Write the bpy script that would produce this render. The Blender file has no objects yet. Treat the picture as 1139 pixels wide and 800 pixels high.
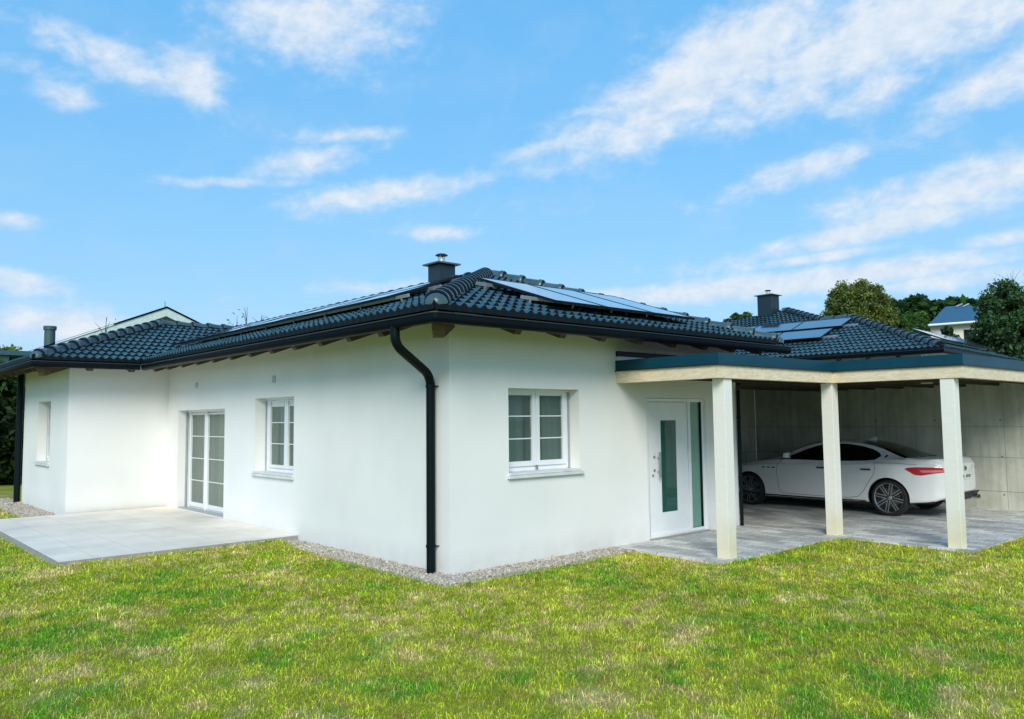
import bpy, bmesh, math, random
import numpy as np
from mathutils import Vector, Matrix
random.seed(7)
RNG = np.random.default_rng(11)
R = math.radians
scene = bpy.context.scene
COL = scene.collection

# ------------------------------------------------------------------ helpers
class MB:
    """Collects geometry and links it as one mesh object."""
    def __init__(self): self.v = []; self.f = []
    def add(self, vs, fs):
        o = len(self.v); self.v += [tuple(map(float, p)) for p in vs]
        self.f += [tuple(i + o for i in f) for f in fs]; return self
    def box(self, x0, x1, y0, y1, z0, z1):
        return self.add([(x0,y0,z0),(x1,y0,z0),(x1,y1,z0),(x0,y1,z0),(x0,y0,z1),(x1,y0,z1),(x1,y1,z1),(x0,y1,z1)],
                        [(0,3,2,1),(4,5,6,7),(0,1,5,4),(1,2,6,5),(2,3,7,6),(3,0,4,7)])
    def obox(self, o, a, b, c):
        o, a, b, c = map(Vector, (o, a, b, c))
        if a.cross(b).dot(c) < 0: a, b = b, a
        P = [o, o+a, o+a+b, o+b, o+c, o+a+c, o+a+b+c, o+b+c]
        return self.add(P, [(0,3,2,1),(4,5,6,7),(0,1,5,4),(1,2,6,5),(2,3,7,6),(3,0,4,7)])
    def bar(self, p, q, w, h, up=(0,0,1)):
        p, q = Vector(p), Vector(q); d = (q-p).normalized(); s = d.cross(Vector(up)).normalized(); u = s.cross(d)
        return self.obox(p - s*w/2 - u*h/2, q-p, s*w, u*h)
    def tube(self, path, r, n=10, cap=True):
        path = [Vector(p) for p in path]; m = len(path)
        rr = r if isinstance(r, (list, tuple)) else [r]*m
        o = len(self.v); ref = None
        for i, p in enumerate(path):
            d = (path[min(i+1, m-1)] - path[max(i-1, 0)]).normalized()
            if ref is None: ref = d.orthogonal().normalized()
            s = (ref - d*ref.dot(d)).normalized(); t = d.cross(s); ref = s
            for k in range(n):
                a = 2*math.pi*k/n; self.v.append(tuple(p + (s*math.cos(a) + t*math.sin(a))*rr[i]))
        for i in range(m-1):
            for k in range(n):
                a, b = o+i*n+k, o+i*n+(k+1) % n; self.f.append((a, b, b+n, a+n))
        if cap:
            self.f.append(tuple(o+k for k in reversed(range(n)))); self.f.append(tuple(o+(m-1)*n+k for k in range(n)))
        return self
    def sweep(self, path, prof, closed_prof=False):
        """horizontal path, profile points (outward, z); outward = right hand side of travel"""
        path = [Vector(p) for p in path]; n = len(prof); o = len(self.v)
        for i, p in enumerate(path):
            ns = []
            for j in (i-1, i):
                if 0 <= j < len(path)-1:
                    d = (path[j+1]-path[j]); d.z = 0; d.normalize(); ns.append(Vector((d.y, -d.x, 0)))
            m = ns[0] if len(ns) == 1 else (ns[0]+ns[1])/(1+ns[0].dot(ns[1]))
            for a, z in prof: self.v.append(tuple(p + m*a + Vector((0, 0, z))))
        for i in range(len(path)-1):
            for k in range(n if closed_prof else n-1):
                a, b = o+i*n+k, o+i*n+(k+1) % n; self.f.append((a, b, b+n, a+n))
        if closed_prof:
            self.f.append(tuple(o+k for k in range(n))); self.f.append(tuple(o+(len(path)-1)*n+k for k in reversed(range(n))))
        return self
    def lathe(self, c, axis, prof, n=24):
        """prof: (radius, along axis)"""
        c = Vector(c); ax = Vector(axis).normalized(); s = ax.orthogonal().normalized(); t = ax.cross(s); o = len(self.v); m = len(prof)
        for k in range(n):
            a = 2*math.pi*k/n; d = s*math.cos(a)+t*math.sin(a)
            for r, h in prof: self.v.append(tuple(c+d*r+ax*h))
        for k in range(n):
            for j in range(m-1):
                a, b = o+k*m+j, o+((k+1) % n)*m+j; self.f.append((a, b, b+1, a+1))
        return self
    def build(self, name, mat, parent=None, smooth=False, bevel=0, angle=40):
        me = bpy.data.meshes.new(name); me.from_pydata(self.v, [], self.f); me.update()
        bm = bmesh.new(); bm.from_mesh(me); bmesh.ops.remove_doubles(bm, verts=bm.verts, dist=1e-5)
        bmesh.ops.recalc_face_normals(bm, faces=bm.faces)
        if bevel:
            es = [e for e in bm.edges if len(e.link_faces) == 2 and e.calc_face_angle(0) > R(30)]
            bmesh.ops.bevel(bm, geom=es, offset=bevel, segments=2, affect='EDGES', profile=.6)
        bm.to_mesh(me); bm.free()
        return link(name, me, mat, parent, smooth, angle)

def link(name, me, mat, parent=None, smooth=False, angle=40):
    me.materials.append(mat) if mat else None
    o = bpy.data.objects.new(name, me); COL.objects.link(o)
    if smooth:
        me.shade_smooth()
        try: me.set_sharp_from_angle(angle=R(angle))
        except Exception: pass
    if parent is not None: o.parent = parent
    return o

def thing(name, label, cat, loc=(0, 0, 0), group=None):
    o = bpy.data.objects.new(name, None); COL.objects.link(o); o.empty_display_size = .2
    o.location = loc; o['label'] = label; o['category'] = cat
    if group: o['group'] = group
    bpy.context.view_layer.update()
    return o

def tag(o, label=None, cat=None, group=None, kind=None):
    if label: o['label'] = label
    if cat: o['category'] = cat
    if group: o['group'] = group
    if kind: o['kind'] = kind
    return o

def npmesh(name, verts, tris, mat, cols=None, parent=None):
    me = bpy.data.meshes.new(name); nv, nf = len(verts), len(tris); k = tris.shape[1]
    me.vertices.add(nv); me.vertices.foreach_set('co', np.ascontiguousarray(verts, np.float32).ravel())
    me.loops.add(nf*k); me.loops.foreach_set('vertex_index', np.ascontiguousarray(tris, np.int32).ravel())
    me.polygons.add(nf); me.polygons.foreach_set('loop_start', np.arange(0, nf*k, k, dtype=np.int32))
    try: me.polygons.foreach_set('loop_total', np.full(nf, k, np.int32))
    except Exception: pass
    if cols is not None:
        at = me.color_attributes.new('Col', 'FLOAT_COLOR', 'POINT')
        c = np.ones((nv, 4), np.float32); c[:, :3] = cols; at.data.foreach_set('color', c.ravel())
    me.update(calc_edges=True); me.validate()
    return link(name, me, mat, parent)

# ------------------------------------------------------------------ materials
def node_mat(name):
    m = bpy.data.materials.new(name); m.use_nodes = True; nt = m.node_tree
    return m, nt, nt.nodes['Principled BSDF'], nt.nodes, nt.links
def rgb(c): return (c[0], c[1], c[2], 1)
def plain(name, c, rough=.5, metal=0, var=.12, scale=6, bump=0, bscale=60, coat=0, stretch=(1, 1, 1), c2=None, spec=None):
    """base colour with soft large-scale variation and a fine bump"""
    m, nt, p, N, L = node_mat(name)
    tc = N.new('ShaderNodeTexCoord'); mp = N.new('ShaderNodeMapping'); mp.inputs['Scale'].default_value = stretch
    L.new(tc.outputs['Object'], mp.inputs['Vector'])
    n = N.new('ShaderNodeTexNoise'); n.inputs['Scale'].default_value = scale; n.inputs['Detail'].default_value = 6; n.inputs['Roughness'].default_value = .62
    L.new(mp.outputs[0], n.inputs['Vector'])
    r = N.new('ShaderNodeValToRGB'); r.color_ramp.elements[0].position = .3; r.color_ramp.elements[1].position = .72
    r.color_ramp.elements[0].color = rgb([x*(1-var) for x in c]); r.color_ramp.elements[1].color = rgb(c2 or [min(1, x*(1+var)) for x in c])
    L.new(n.outputs['Fac'], r.inputs[0]); L.new(r.outputs[0], p.inputs['Base Color'])
    p.inputs['Roughness'].default_value = rough; p.inputs['Metallic'].default_value = metal
    if spec is not None: p.inputs['Specular IOR Level'].default_value = spec
    if coat: p.inputs['Coat Weight'].default_value = coat; p.inputs['Coat Roughness'].default_value = .04
    if bump:
        b = N.new('ShaderNodeTexNoise'); b.inputs['Scale'].default_value = bscale; b.inputs['Detail'].default_value = 4
        L.new(mp.outputs[0], b.inputs['Vector']); bn = N.new('ShaderNodeBump'); bn.inputs['Strength'].default_value = bump; bn.inputs['Distance'].default_value = .01
        L.new(b.outputs['Fac'], bn.inputs['Height']); L.new(bn.outputs[0], p.inputs['Normal'])
    return m

def stucco():
    m, nt, p, N, L = node_mat('white_stucco')
    tc = N.new('ShaderNodeTexCoord')
    n = N.new('ShaderNodeTexNoise'); n.inputs['Scale'].default_value = .8; n.inputs['Detail'].default_value = 5
    L.new(tc.outputs['Object'], n.inputs['Vector'])
    r = N.new('ShaderNodeValToRGB'); r.color_ramp.elements[0].color = (.815, .815, .785, 1); r.color_ramp.elements[1].color = (.88, .875, .84, 1)
    r.color_ramp.elements[0].position = .3; r.color_ramp.elements[1].position = .7
    L.new(n.outputs['Fac'], r.inputs[0])
    # splash dirt just above the gravel
    sx = N.new('ShaderNodeSeparateXYZ'); L.new(tc.outputs['Object'], sx.inputs[0])
    mr = N.new('ShaderNodeMapRange'); mr.inputs[1].default_value = .0; mr.inputs[2].default_value = .32; mr.inputs[3].default_value = 1; mr.inputs[4].default_value = 0
    L.new(sx.outputs['Z'], mr.inputs[0])
    n2 = N.new('ShaderNodeTexNoise'); n2.inputs['Scale'].default_value = 5; n2.inputs['Detail'].default_value = 8; L.new(tc.outputs['Object'], n2.inputs['Vector'])
    mu = N.new('ShaderNodeMath'); mu.operation = 'MULTIPLY'; L.new(mr.outputs[0], mu.inputs[0]); L.new(n2.outputs['Fac'], mu.inputs[1])
    mu2 = N.new('ShaderNodeMath'); mu2.operation = 'MULTIPLY'; mu2.inputs[1].default_value = .45; L.new(mu.outputs[0], mu2.inputs[0])
    mx = N.new('ShaderNodeMix'); mx.data_type = 'RGBA'; L.new(mu2.outputs[0], mx.inputs[0]); L.new(r.outputs[0], mx.inputs[6]); mx.inputs[7].default_value = (.42, .39, .32, 1)
    L.new(mx.outputs[2], p.inputs['Base Color'])
    b = N.new('ShaderNodeTexNoise'); b.inputs['Scale'].default_value = 260; b.inputs['Detail'].default_value = 3; L.new(tc.outputs['Object'], b.inputs['Vector'])
    b2 = N.new('ShaderNodeTexNoise'); b2.inputs['Scale'].default_value = 2.2; b2.inputs['Detail'].default_value = 2; L.new(tc.outputs['Object'], b2.inputs['Vector'])
    ad = N.new('ShaderNodeMath'); ad.operation = 'MULTIPLY_ADD'; ad.inputs[1].default_value = 1.6; L.new(b2.outputs['Fac'], ad.inputs[0]); L.new(b.outputs['Fac'], ad.inputs[2])
    bn = N.new('ShaderNodeBump'); bn.inputs['Strength'].default_value = .35; bn.inputs['Distance'].default_value = .004
    L.new(ad.outputs[0], bn.inputs['Height']); L.new(bn.outputs[0], p.inputs['Normal'])
    p.inputs['Roughness'].default_value = .9
    return m

def roof_mat(name, c1, c2):
    m, nt, p, N, L = node_mat(name)
    tc = N.new('ShaderNodeTexCoord')
    n = N.new('ShaderNodeTexNoise'); n.inputs['Scale'].default_value = 3.2; n.inputs['Detail'].default_value = 7; n.inputs['Roughness'].default_value = .7
    L.new(tc.outputs['Object'], n.inputs['Vector'])
    r = N.new('ShaderNodeValToRGB'); r.color_ramp.elements[0].position = .3; r.color_ramp.elements[1].position = .75
    r.color_ramp.elements[0].color = rgb(c1); r.color_ramp.elements[1].color = rgb(c2)
    L.new(n.outputs['Fac'], r.inputs[0]); L.new(r.outputs[0], p.inputs['Base Color'])
    n2 = N.new('ShaderNodeTexNoise'); n2.inputs['Scale'].default_value = 14; L.new(tc.outputs['Object'], n2.inputs['Vector'])
    mr = N.new('ShaderNodeMapRange'); mr.inputs[3].default_value = .22; mr.inputs[4].default_value = .42; L.new(n2.outputs['Fac'], mr.inputs[0]); L.new(mr.outputs[0], p.inputs['Roughness'])
    return m

def attr_mat(name, rough=.7, translucent=0.0, bump=0):
    m, nt, p, N, L = node_mat(name)
    a = N.new('ShaderNodeAttribute'); a.attribute_name = 'Col'
    L.new(a.outputs['Color'], p.inputs['Base Color']); p.inputs['Roughness'].default_value = rough
    p.inputs['Specular IOR Level'].default_value = .25
    if translucent:
        t = N.new('ShaderNodeBsdfTranslucent'); L.new(a.outputs['Color'], t.inputs['Color'])
        mx = N.new('ShaderNodeMixShader'); mx.inputs[0].default_value = translucent
        L.new(p.outputs[0], mx.inputs[1]); L.new(t.outputs[0], mx.inputs[2]); L.new(mx.outputs[0], N['Material Output'].inputs[0])
    return m

def paving_mat():
    m, nt, p, N, L = node_mat('grey_pavers')
    tc = N.new('ShaderNodeTexCoord')
    mp = N.new('ShaderNodeMapping'); mp.inputs['Rotation'].default_value = (0, 0, R(90)); L.new(tc.outputs['Object'], mp.inputs[0])
    cols = []
    for i, (bw, rh, off) in enumerate(((.40, .20, .5),)):
        b = N.new('ShaderNodeTexBrick'); b.offset = off; b.inputs['Scale'].default_value = 1
        b.inputs['Brick Width'].default_value = bw; b.inputs['Row Height'].default_value = rh; b.inputs['Mortar Size'].default_value = .006; b.inputs['Mortar Smooth'].default_value = .3
        b.inputs['Color1'].default_value = (.68, .68, .64, 1); b.inputs['Color2'].default_value = (.30, .305, .29, 1); b.inputs['Mortar'].default_value = (.2, .2, .18, 1); b.inputs['Bias'].default_value = -.25
        L.new(mp.outputs[0], b.inputs['Vector'])
    n = N.new('ShaderNodeTexNoise'); n.inputs['Scale'].default_value = 1.4; n.inputs['Detail'].default_value = 7; L.new(tc.outputs['Object'], n.inputs['Vector'])
    mr = N.new('ShaderNodeMapRange'); mr.inputs[1].default_value = .3; mr.inputs[2].default_value = .7; mr.inputs[3].default_value = .72; mr.inputs[4].default_value = 1.25; L.new(n.outputs['Fac'], mr.inputs[0])
    n3 = N.new('ShaderNodeTexNoise'); n3.inputs['Scale'].default_value = 30; n3.inputs['Detail'].default_value = 6; L.new(tc.outputs['Object'], n3.inputs['Vector'])
    mr3 = N.new('ShaderNodeMapRange'); mr3.inputs[1].default_value = .3; mr3.inputs[2].default_value = .7; mr3.inputs[3].default_value = .75; mr3.inputs[4].default_value = 1.2; L.new(n3.outputs['Fac'], mr3.inputs[0])
    mm = N.new('ShaderNodeMath'); mm.operation = 'MULTIPLY'; L.new(mr.outputs[0], mm.inputs[0]); L.new(mr3.outputs[0], mm.inputs[1])
    mx = N.new('ShaderNodeVectorMath'); mx.operation = 'SCALE'; L.new(b.outputs['Color'], mx.inputs[0]); L.new(mm.outputs[0], mx.inputs['Scale'])
    L.new(mx.outputs[0], p.inputs['Base Color'])
    bn = N.new('ShaderNodeBump'); bn.inputs['Strength'].default_value = .6; bn.inputs['Distance'].default_value = .004; bn.invert = True
    L.new(b.outputs['Fac'], bn.inputs['Height']); L.new(bn.outputs[0], p.inputs['Normal'])
    p.inputs['Roughness'].default_value = .7
    return m

def slab_mat():
    m, nt, p, N, L = node_mat('pale_patio_slabs')
    tc = N.new('ShaderNodeTexCoord')
    b = N.new('ShaderNodeTexBrick'); b.offset = 0; b.inputs['Scale'].default_value = 1; b.inputs['Brick Width'].default_value = .6; b.inputs['Row Height'].default_value = .6
    b.inputs['Mortar Size'].default_value = .006; b.inputs['Mortar Smooth'].default_value = .4
    b.inputs['Color1'].default_value = (.90, .83, .70, 1); b.inputs['Color2'].default_value = (.84, .77, .65, 1); b.inputs['Mortar'].default_value = (.62, .57, .48, 1)
    L.new(tc.outputs['Object'], b.inputs['Vector'])
    n = N.new('ShaderNodeTexNoise'); n.inputs['Scale'].default_value = 1.1; n.inputs['Detail'].default_value = 8; n.inputs['Roughness'].default_value = .6; L.new(tc.outputs['Object'], n.inputs['Vector'])
    mr = N.new('ShaderNodeMapRange'); mr.inputs[1].default_value = .3; mr.inputs[2].default_value = .7; mr.inputs[3].default_value = .82; mr.inputs[4].default_value = 1.08; L.new(n.outputs['Fac'], mr.inputs[0])
    mx = N.new('ShaderNodeVectorMath'); mx.operation = 'SCALE'; L.new(b.outputs['Color'], mx.inputs[0]); L.new(mr.outputs[0], mx.inputs['Scale'])
    L.new(mx.outputs[0], p.inputs['Base Color']); p.inputs['Roughness'].default_value = .6
    bn = N.new('ShaderNodeBump'); bn.inputs['Strength'].default_value = .3; bn.inputs['Distance'].default_value = .003; bn.invert = True
    L.new(b.outputs['Fac'], bn.inputs['Height']); L.new(bn.outputs[0], p.inputs['Normal'])
    return m

def concrete_mat():
    """board-cast concrete: pour seams, panel joints, tie holes, stains"""
    m, nt, p, N, L = node_mat('cast_concrete')
    tc = N.new('ShaderNodeTexCoord')
    n = N.new('ShaderNodeTexNoise'); n.inputs['Scale'].default_value = 1.2; n.inputs['Detail'].default_value = 9; n.inputs['Roughness'].default_value = .65; L.new(tc.outputs['Object'], n.inputs['Vector'])
    r = N.new('ShaderNodeValToRGB'); r.color_ramp.elements[0].position = .32; r.color_ramp.elements[1].position = .7
    r.color_ramp.elements[0].color = (.44, .445, .36, 1); r.color_ramp.elements[1].color = (.68, .685, .585, 1); L.new(n.outputs['Fac'], r.inputs[0])
    v = N.new('ShaderNodeTexNoise'); v.inputs['Scale'].default_value = 9; v.inputs['Detail'].default_value = 5
    mp = N.new('ShaderNodeMapping'); mp.inputs['Scale'].default_value = (1, 1, .12); L.new(tc.outputs['Object'], mp.inputs[0]); L.new(mp.outputs[0], v.inputs['Vector'])
    mr = N.new('ShaderNodeMapRange'); mr.inputs[1].default_value = .35; mr.inputs[2].default_value = .65; mr.inputs[3].default_value = .86; mr.inputs[4].default_value = 1.06; L.new(v.outputs['Fac'], mr.inputs[0])
    mx = N.new('ShaderNodeVectorMath'); mx.operation = 'SCALE'; L.new(r.outputs[0], mx.inputs[0]); L.new(mr.outputs[0], mx.inputs['Scale'])
    L.new(mx.outputs[0], p.inputs['Base Color']); p.inputs['Roughness'].default_value = .85
    bb = N.new('ShaderNodeBump'); bb.inputs['Strength'].default_value = .25; bb.inputs['Distance'].default_value = .01; L.new(n.outputs['Fac'], bb.inputs['Height']); L.new(bb.outputs[0], p.inputs['Normal'])
    return m

def wood_mat(name, c1, c2, rough=.6, stain=False):
    m, nt, p, N, L = node_mat(name)
    tc = N.new('ShaderNodeTexCoord')
    mp = N.new('ShaderNodeMapping'); mp.inputs['Scale'].default_value = (2, 2, 9); L.new(tc.outputs['Object'], mp.inputs[0])
    n = N.new('ShaderNodeTexNoise'); n.inputs['Scale'].default_value = 3; n.inputs['Detail'].default_value = 8; n.inputs['Distortion'].default_value = 1.2; L.new(mp.outputs[0], n.inputs['Vector'])
    r = N.new('ShaderNodeValToRGB'); r.color_ramp.elements[0].position = .35; r.color_ramp.elements[1].position = .65
    r.color_ramp.elements[0].color = rgb(c1); r.color_ramp.elements[1].color = rgb(c2); L.new(n.outputs['Fac'], r.inputs[0])
    out = r.outputs[0]
    if stain:   # yellowed foot of the painted posts
        sx = N.new('ShaderNodeSeparateXYZ'); L.new(tc.outputs['Object'], sx.inputs[0])
        n2 = N.new('ShaderNodeTexNoise'); n2.inputs['Scale'].default_value = 4; L.new(tc.outputs['Object'], n2.inputs['Vector'])
        ad = N.new('ShaderNodeMath'); ad.operation = 'MULTIPLY_ADD'; ad.inputs[1].default_value = .5; L.new(n2.outputs['Fac'], ad.inputs[0]); L.new(sx.outputs['Z'], ad.inputs[2])
        mr = N.new('ShaderNodeMapRange'); mr.inputs[1].default_value = .35; mr.inputs[2].default_value = .85; mr.inputs[3].default_value = .55; mr.inputs[4].default_value = 0; L.new(ad.outputs[0], mr.inputs[0])
        mx = N.new('ShaderNodeMix'); mx.data_type = 'RGBA'; L.new(mr.outputs[0], mx.inputs[0]); L.new(out, mx.inputs[6]); mx.inputs[7].default_value = (.72, .60, .30, 1); out = mx.outputs[2]
    L.new(out, p.inputs['Base Color']); p.inputs['Roughness'].default_value = rough
    return m

def glass_mat(name, tint, refl=.12, rough=.02, see=.6):
    m, nt, p, N, L = node_mat(name)
    p.inputs['Base Color'].default_value = rgb(tint); p.inputs['Roughness'].default_value = rough; p.inputs['Specular IOR Level'].default_value = .7
    t = N.new('ShaderNodeBsdfTransparent'); t.inputs[0].default_value = (.82, .9, .87, 1)
    mx = N.new('ShaderNodeMixShader'); mx.inputs[0].default_value = see
    L.new(p.outputs[0], mx.inputs[1]); L.new(t.outputs[0], mx.inputs[2]); L.new(mx.outputs[0], N['Material Output'].inputs[0])
    return m

def panel_mat():
    m, nt, p, N, L = node_mat('solar_cells')
    tc = N.new('ShaderNodeTexCoord')
    b = N.new('ShaderNodeTexBrick'); b.offset = 0; b.inputs['Scale'].default_value = 1; b.inputs['Brick Width'].default_value = .166; b.inputs['Row Height'].default_value = .166; b.inputs['Mortar Size'].default_value = .0025
    b.inputs['Color1'].default_value = (.02, .03, .055, 1); b.inputs['Color2'].default_value = (.025, .036, .065, 1); b.inputs['Mortar'].default_value = (.09, .11, .15, 1)
    L.new(tc.outputs['Object'], b.inputs['Vector']); L.new(b.outputs['Color'], p.inputs['Base Color'])
    p.inputs['Roughness'].default_value = .12; p.inputs['Coat Weight'].default_value = 1; p.inputs['Coat Roughness'].default_value = .03; p.inputs['Specular IOR Level'].default_value = .8
    return m

M = dict(
    wall=stucco(), bead=plain('gutter_bead_metal', (.03, .04, .05), .35, spec=.3), joint_shade=plain('roof_tile_joint_shade', (.004, .008, .011), .6, spec=.2), tile=roof_mat('anthracite_roof_tile', (.018, .052, .068), (.052, .122, .148)),  # tile joint tone carries the shade between tiles and caps
    ridge=roof_mat('anthracite_ridge_tile', (.03, .065, .075), (.085, .13, .14)),
    gutter=plain('anthracite_gutter', (.003, .006, .010), .4, spec=.12), pipe=plain('dark_teal_pipe', (.002, .007, .009), .45, spec=.15),
    fascia=plain('petrol_sheet_metal', (.004, .052, .085), .42, var=.15, scale=2, spec=.22), trim=plain('black_trim', (.012, .014, .016), .5),
    beam=wood_mat('pale_spruce_beam', (.70, .57, .38), (.86, .74, .54), .6), post=wood_mat('white_painted_post', (.84, .81, .73), (.87, .845, .775), .5, stain=True),
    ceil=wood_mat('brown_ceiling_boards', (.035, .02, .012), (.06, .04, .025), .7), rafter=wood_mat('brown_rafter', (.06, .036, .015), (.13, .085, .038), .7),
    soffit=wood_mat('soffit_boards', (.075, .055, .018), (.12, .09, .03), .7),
    white=plain('white_window_plastic', (.82, .84, .85), .3, var=.03), greyplast=plain('grey_guide_rail', (.36, .38, .39), .4),
    sill=plain('pale_stone_sill', (.70, .71, .71), .5, bump=.1), vent=plain('vent_plastic', (.52, .54, .53), .5), steel=plain('brushed_steel', (.45, .45, .44), .3, .9),
    glass=glass_mat('window_glass', (.11, .17, .155), see=.58), painted_reflection_glass=glass_mat('window_glass_painted_reflection', (.26, .31, .26), see=.52), doorglass=glass_mat('green_door_glass', (.012, .10, .085), see=.12),  # left-wall panes: hazy reflection put into their base colour
    frosted=plain('frosted_green_glass', (.17, .34, .28), .22, var=.08, scale=1.5), room=plain('room_wall', (.5, .5, .46), .9), curtain=plain('net_curtain', (.86, .87, .84), .9, stretch=(8, 8, .2), var=.25, scale=4),
    alu=plain('aluminium_rail', (.62, .63, .62), .35, .7), cells=panel_mat(), pframe=plain('black_panel_frame', (.015, .016, .018), .35, .5),
    chim=plain('slate_chimney_cladding', (.018, .036, .050), .45, .2, var=.2), chimcap=plain('chimney_cap_metal', (.16, .15, .12), .45, .5),
    concrete=concrete_mat(), seam=plain('concrete_seam', (.22, .22, .18), .9), paving=paving_mat(), slab=slab_mat(),
    slabedge=plain('slab_edge', (.33, .33, .31), .8, bump=.3),
    grass=attr_mat('grass_blades', .55, .35), lawn=attr_mat('lawn_soil', .9), gravel=attr_mat('river_gravel', .75), leaf=attr_mat('leaves', .6, .3),
    bark=plain('bark', (.09, .07, .05), .9, var=.4, scale=20, bump=.6), far=plain('meadow', (.10, .14, .035), .9, var=.3, scale=.3),
)

# ------------------------------------------------------------------ camera (solved from the photograph's vanishing points)
cam_d = bpy.data.cameras.new('camera'); cam = bpy.data.objects.new('camera', cam_d); COL.objects.link(cam); scene.camera = cam
PITCH, ROLL, YAW = R(4.264), R(-.590), R(48.513)
C0 = Vector((-6.085, -8.082, 1.920)); FPX = 888.9
fw = Vector((math.cos(YAW)*math.cos(PITCH), math.sin(YAW)*math.cos(PITCH), math.sin(PITCH)))
rt = Vector((math.sin(YAW), -math.cos(YAW), 0)); up = rt.cross(fw)
rt2 = rt*math.cos(ROLL) + up*math.sin(ROLL); up2 = up*math.cos(ROLL) - rt*math.sin(ROLL)
cam.matrix_world = Matrix(((rt2.x, up2.x, -fw.x, C0.x), (rt2.y, up2.y, -fw.y, C0.y), (rt2.z, up2.z, -fw.z, C0.z), (0, 0, 0, 1)))
cam_d.sensor_width = 36; cam_d.lens = FPX/1139*36; cam_d.clip_start = .05; cam_d.clip_end = 3000
def ray(u, v): return fw + rt2*((u-569.5)/FPX) + up2*((400-v)/FPX)     # photograph pixel -> direction (used for distant siting and sky)
def at_depth(u, v, d): return C0 + ray(u, v)*d
def at_z(u, v, z): r = ray(u, v); return C0 + r*((z-C0.z)/r.z)

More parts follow.
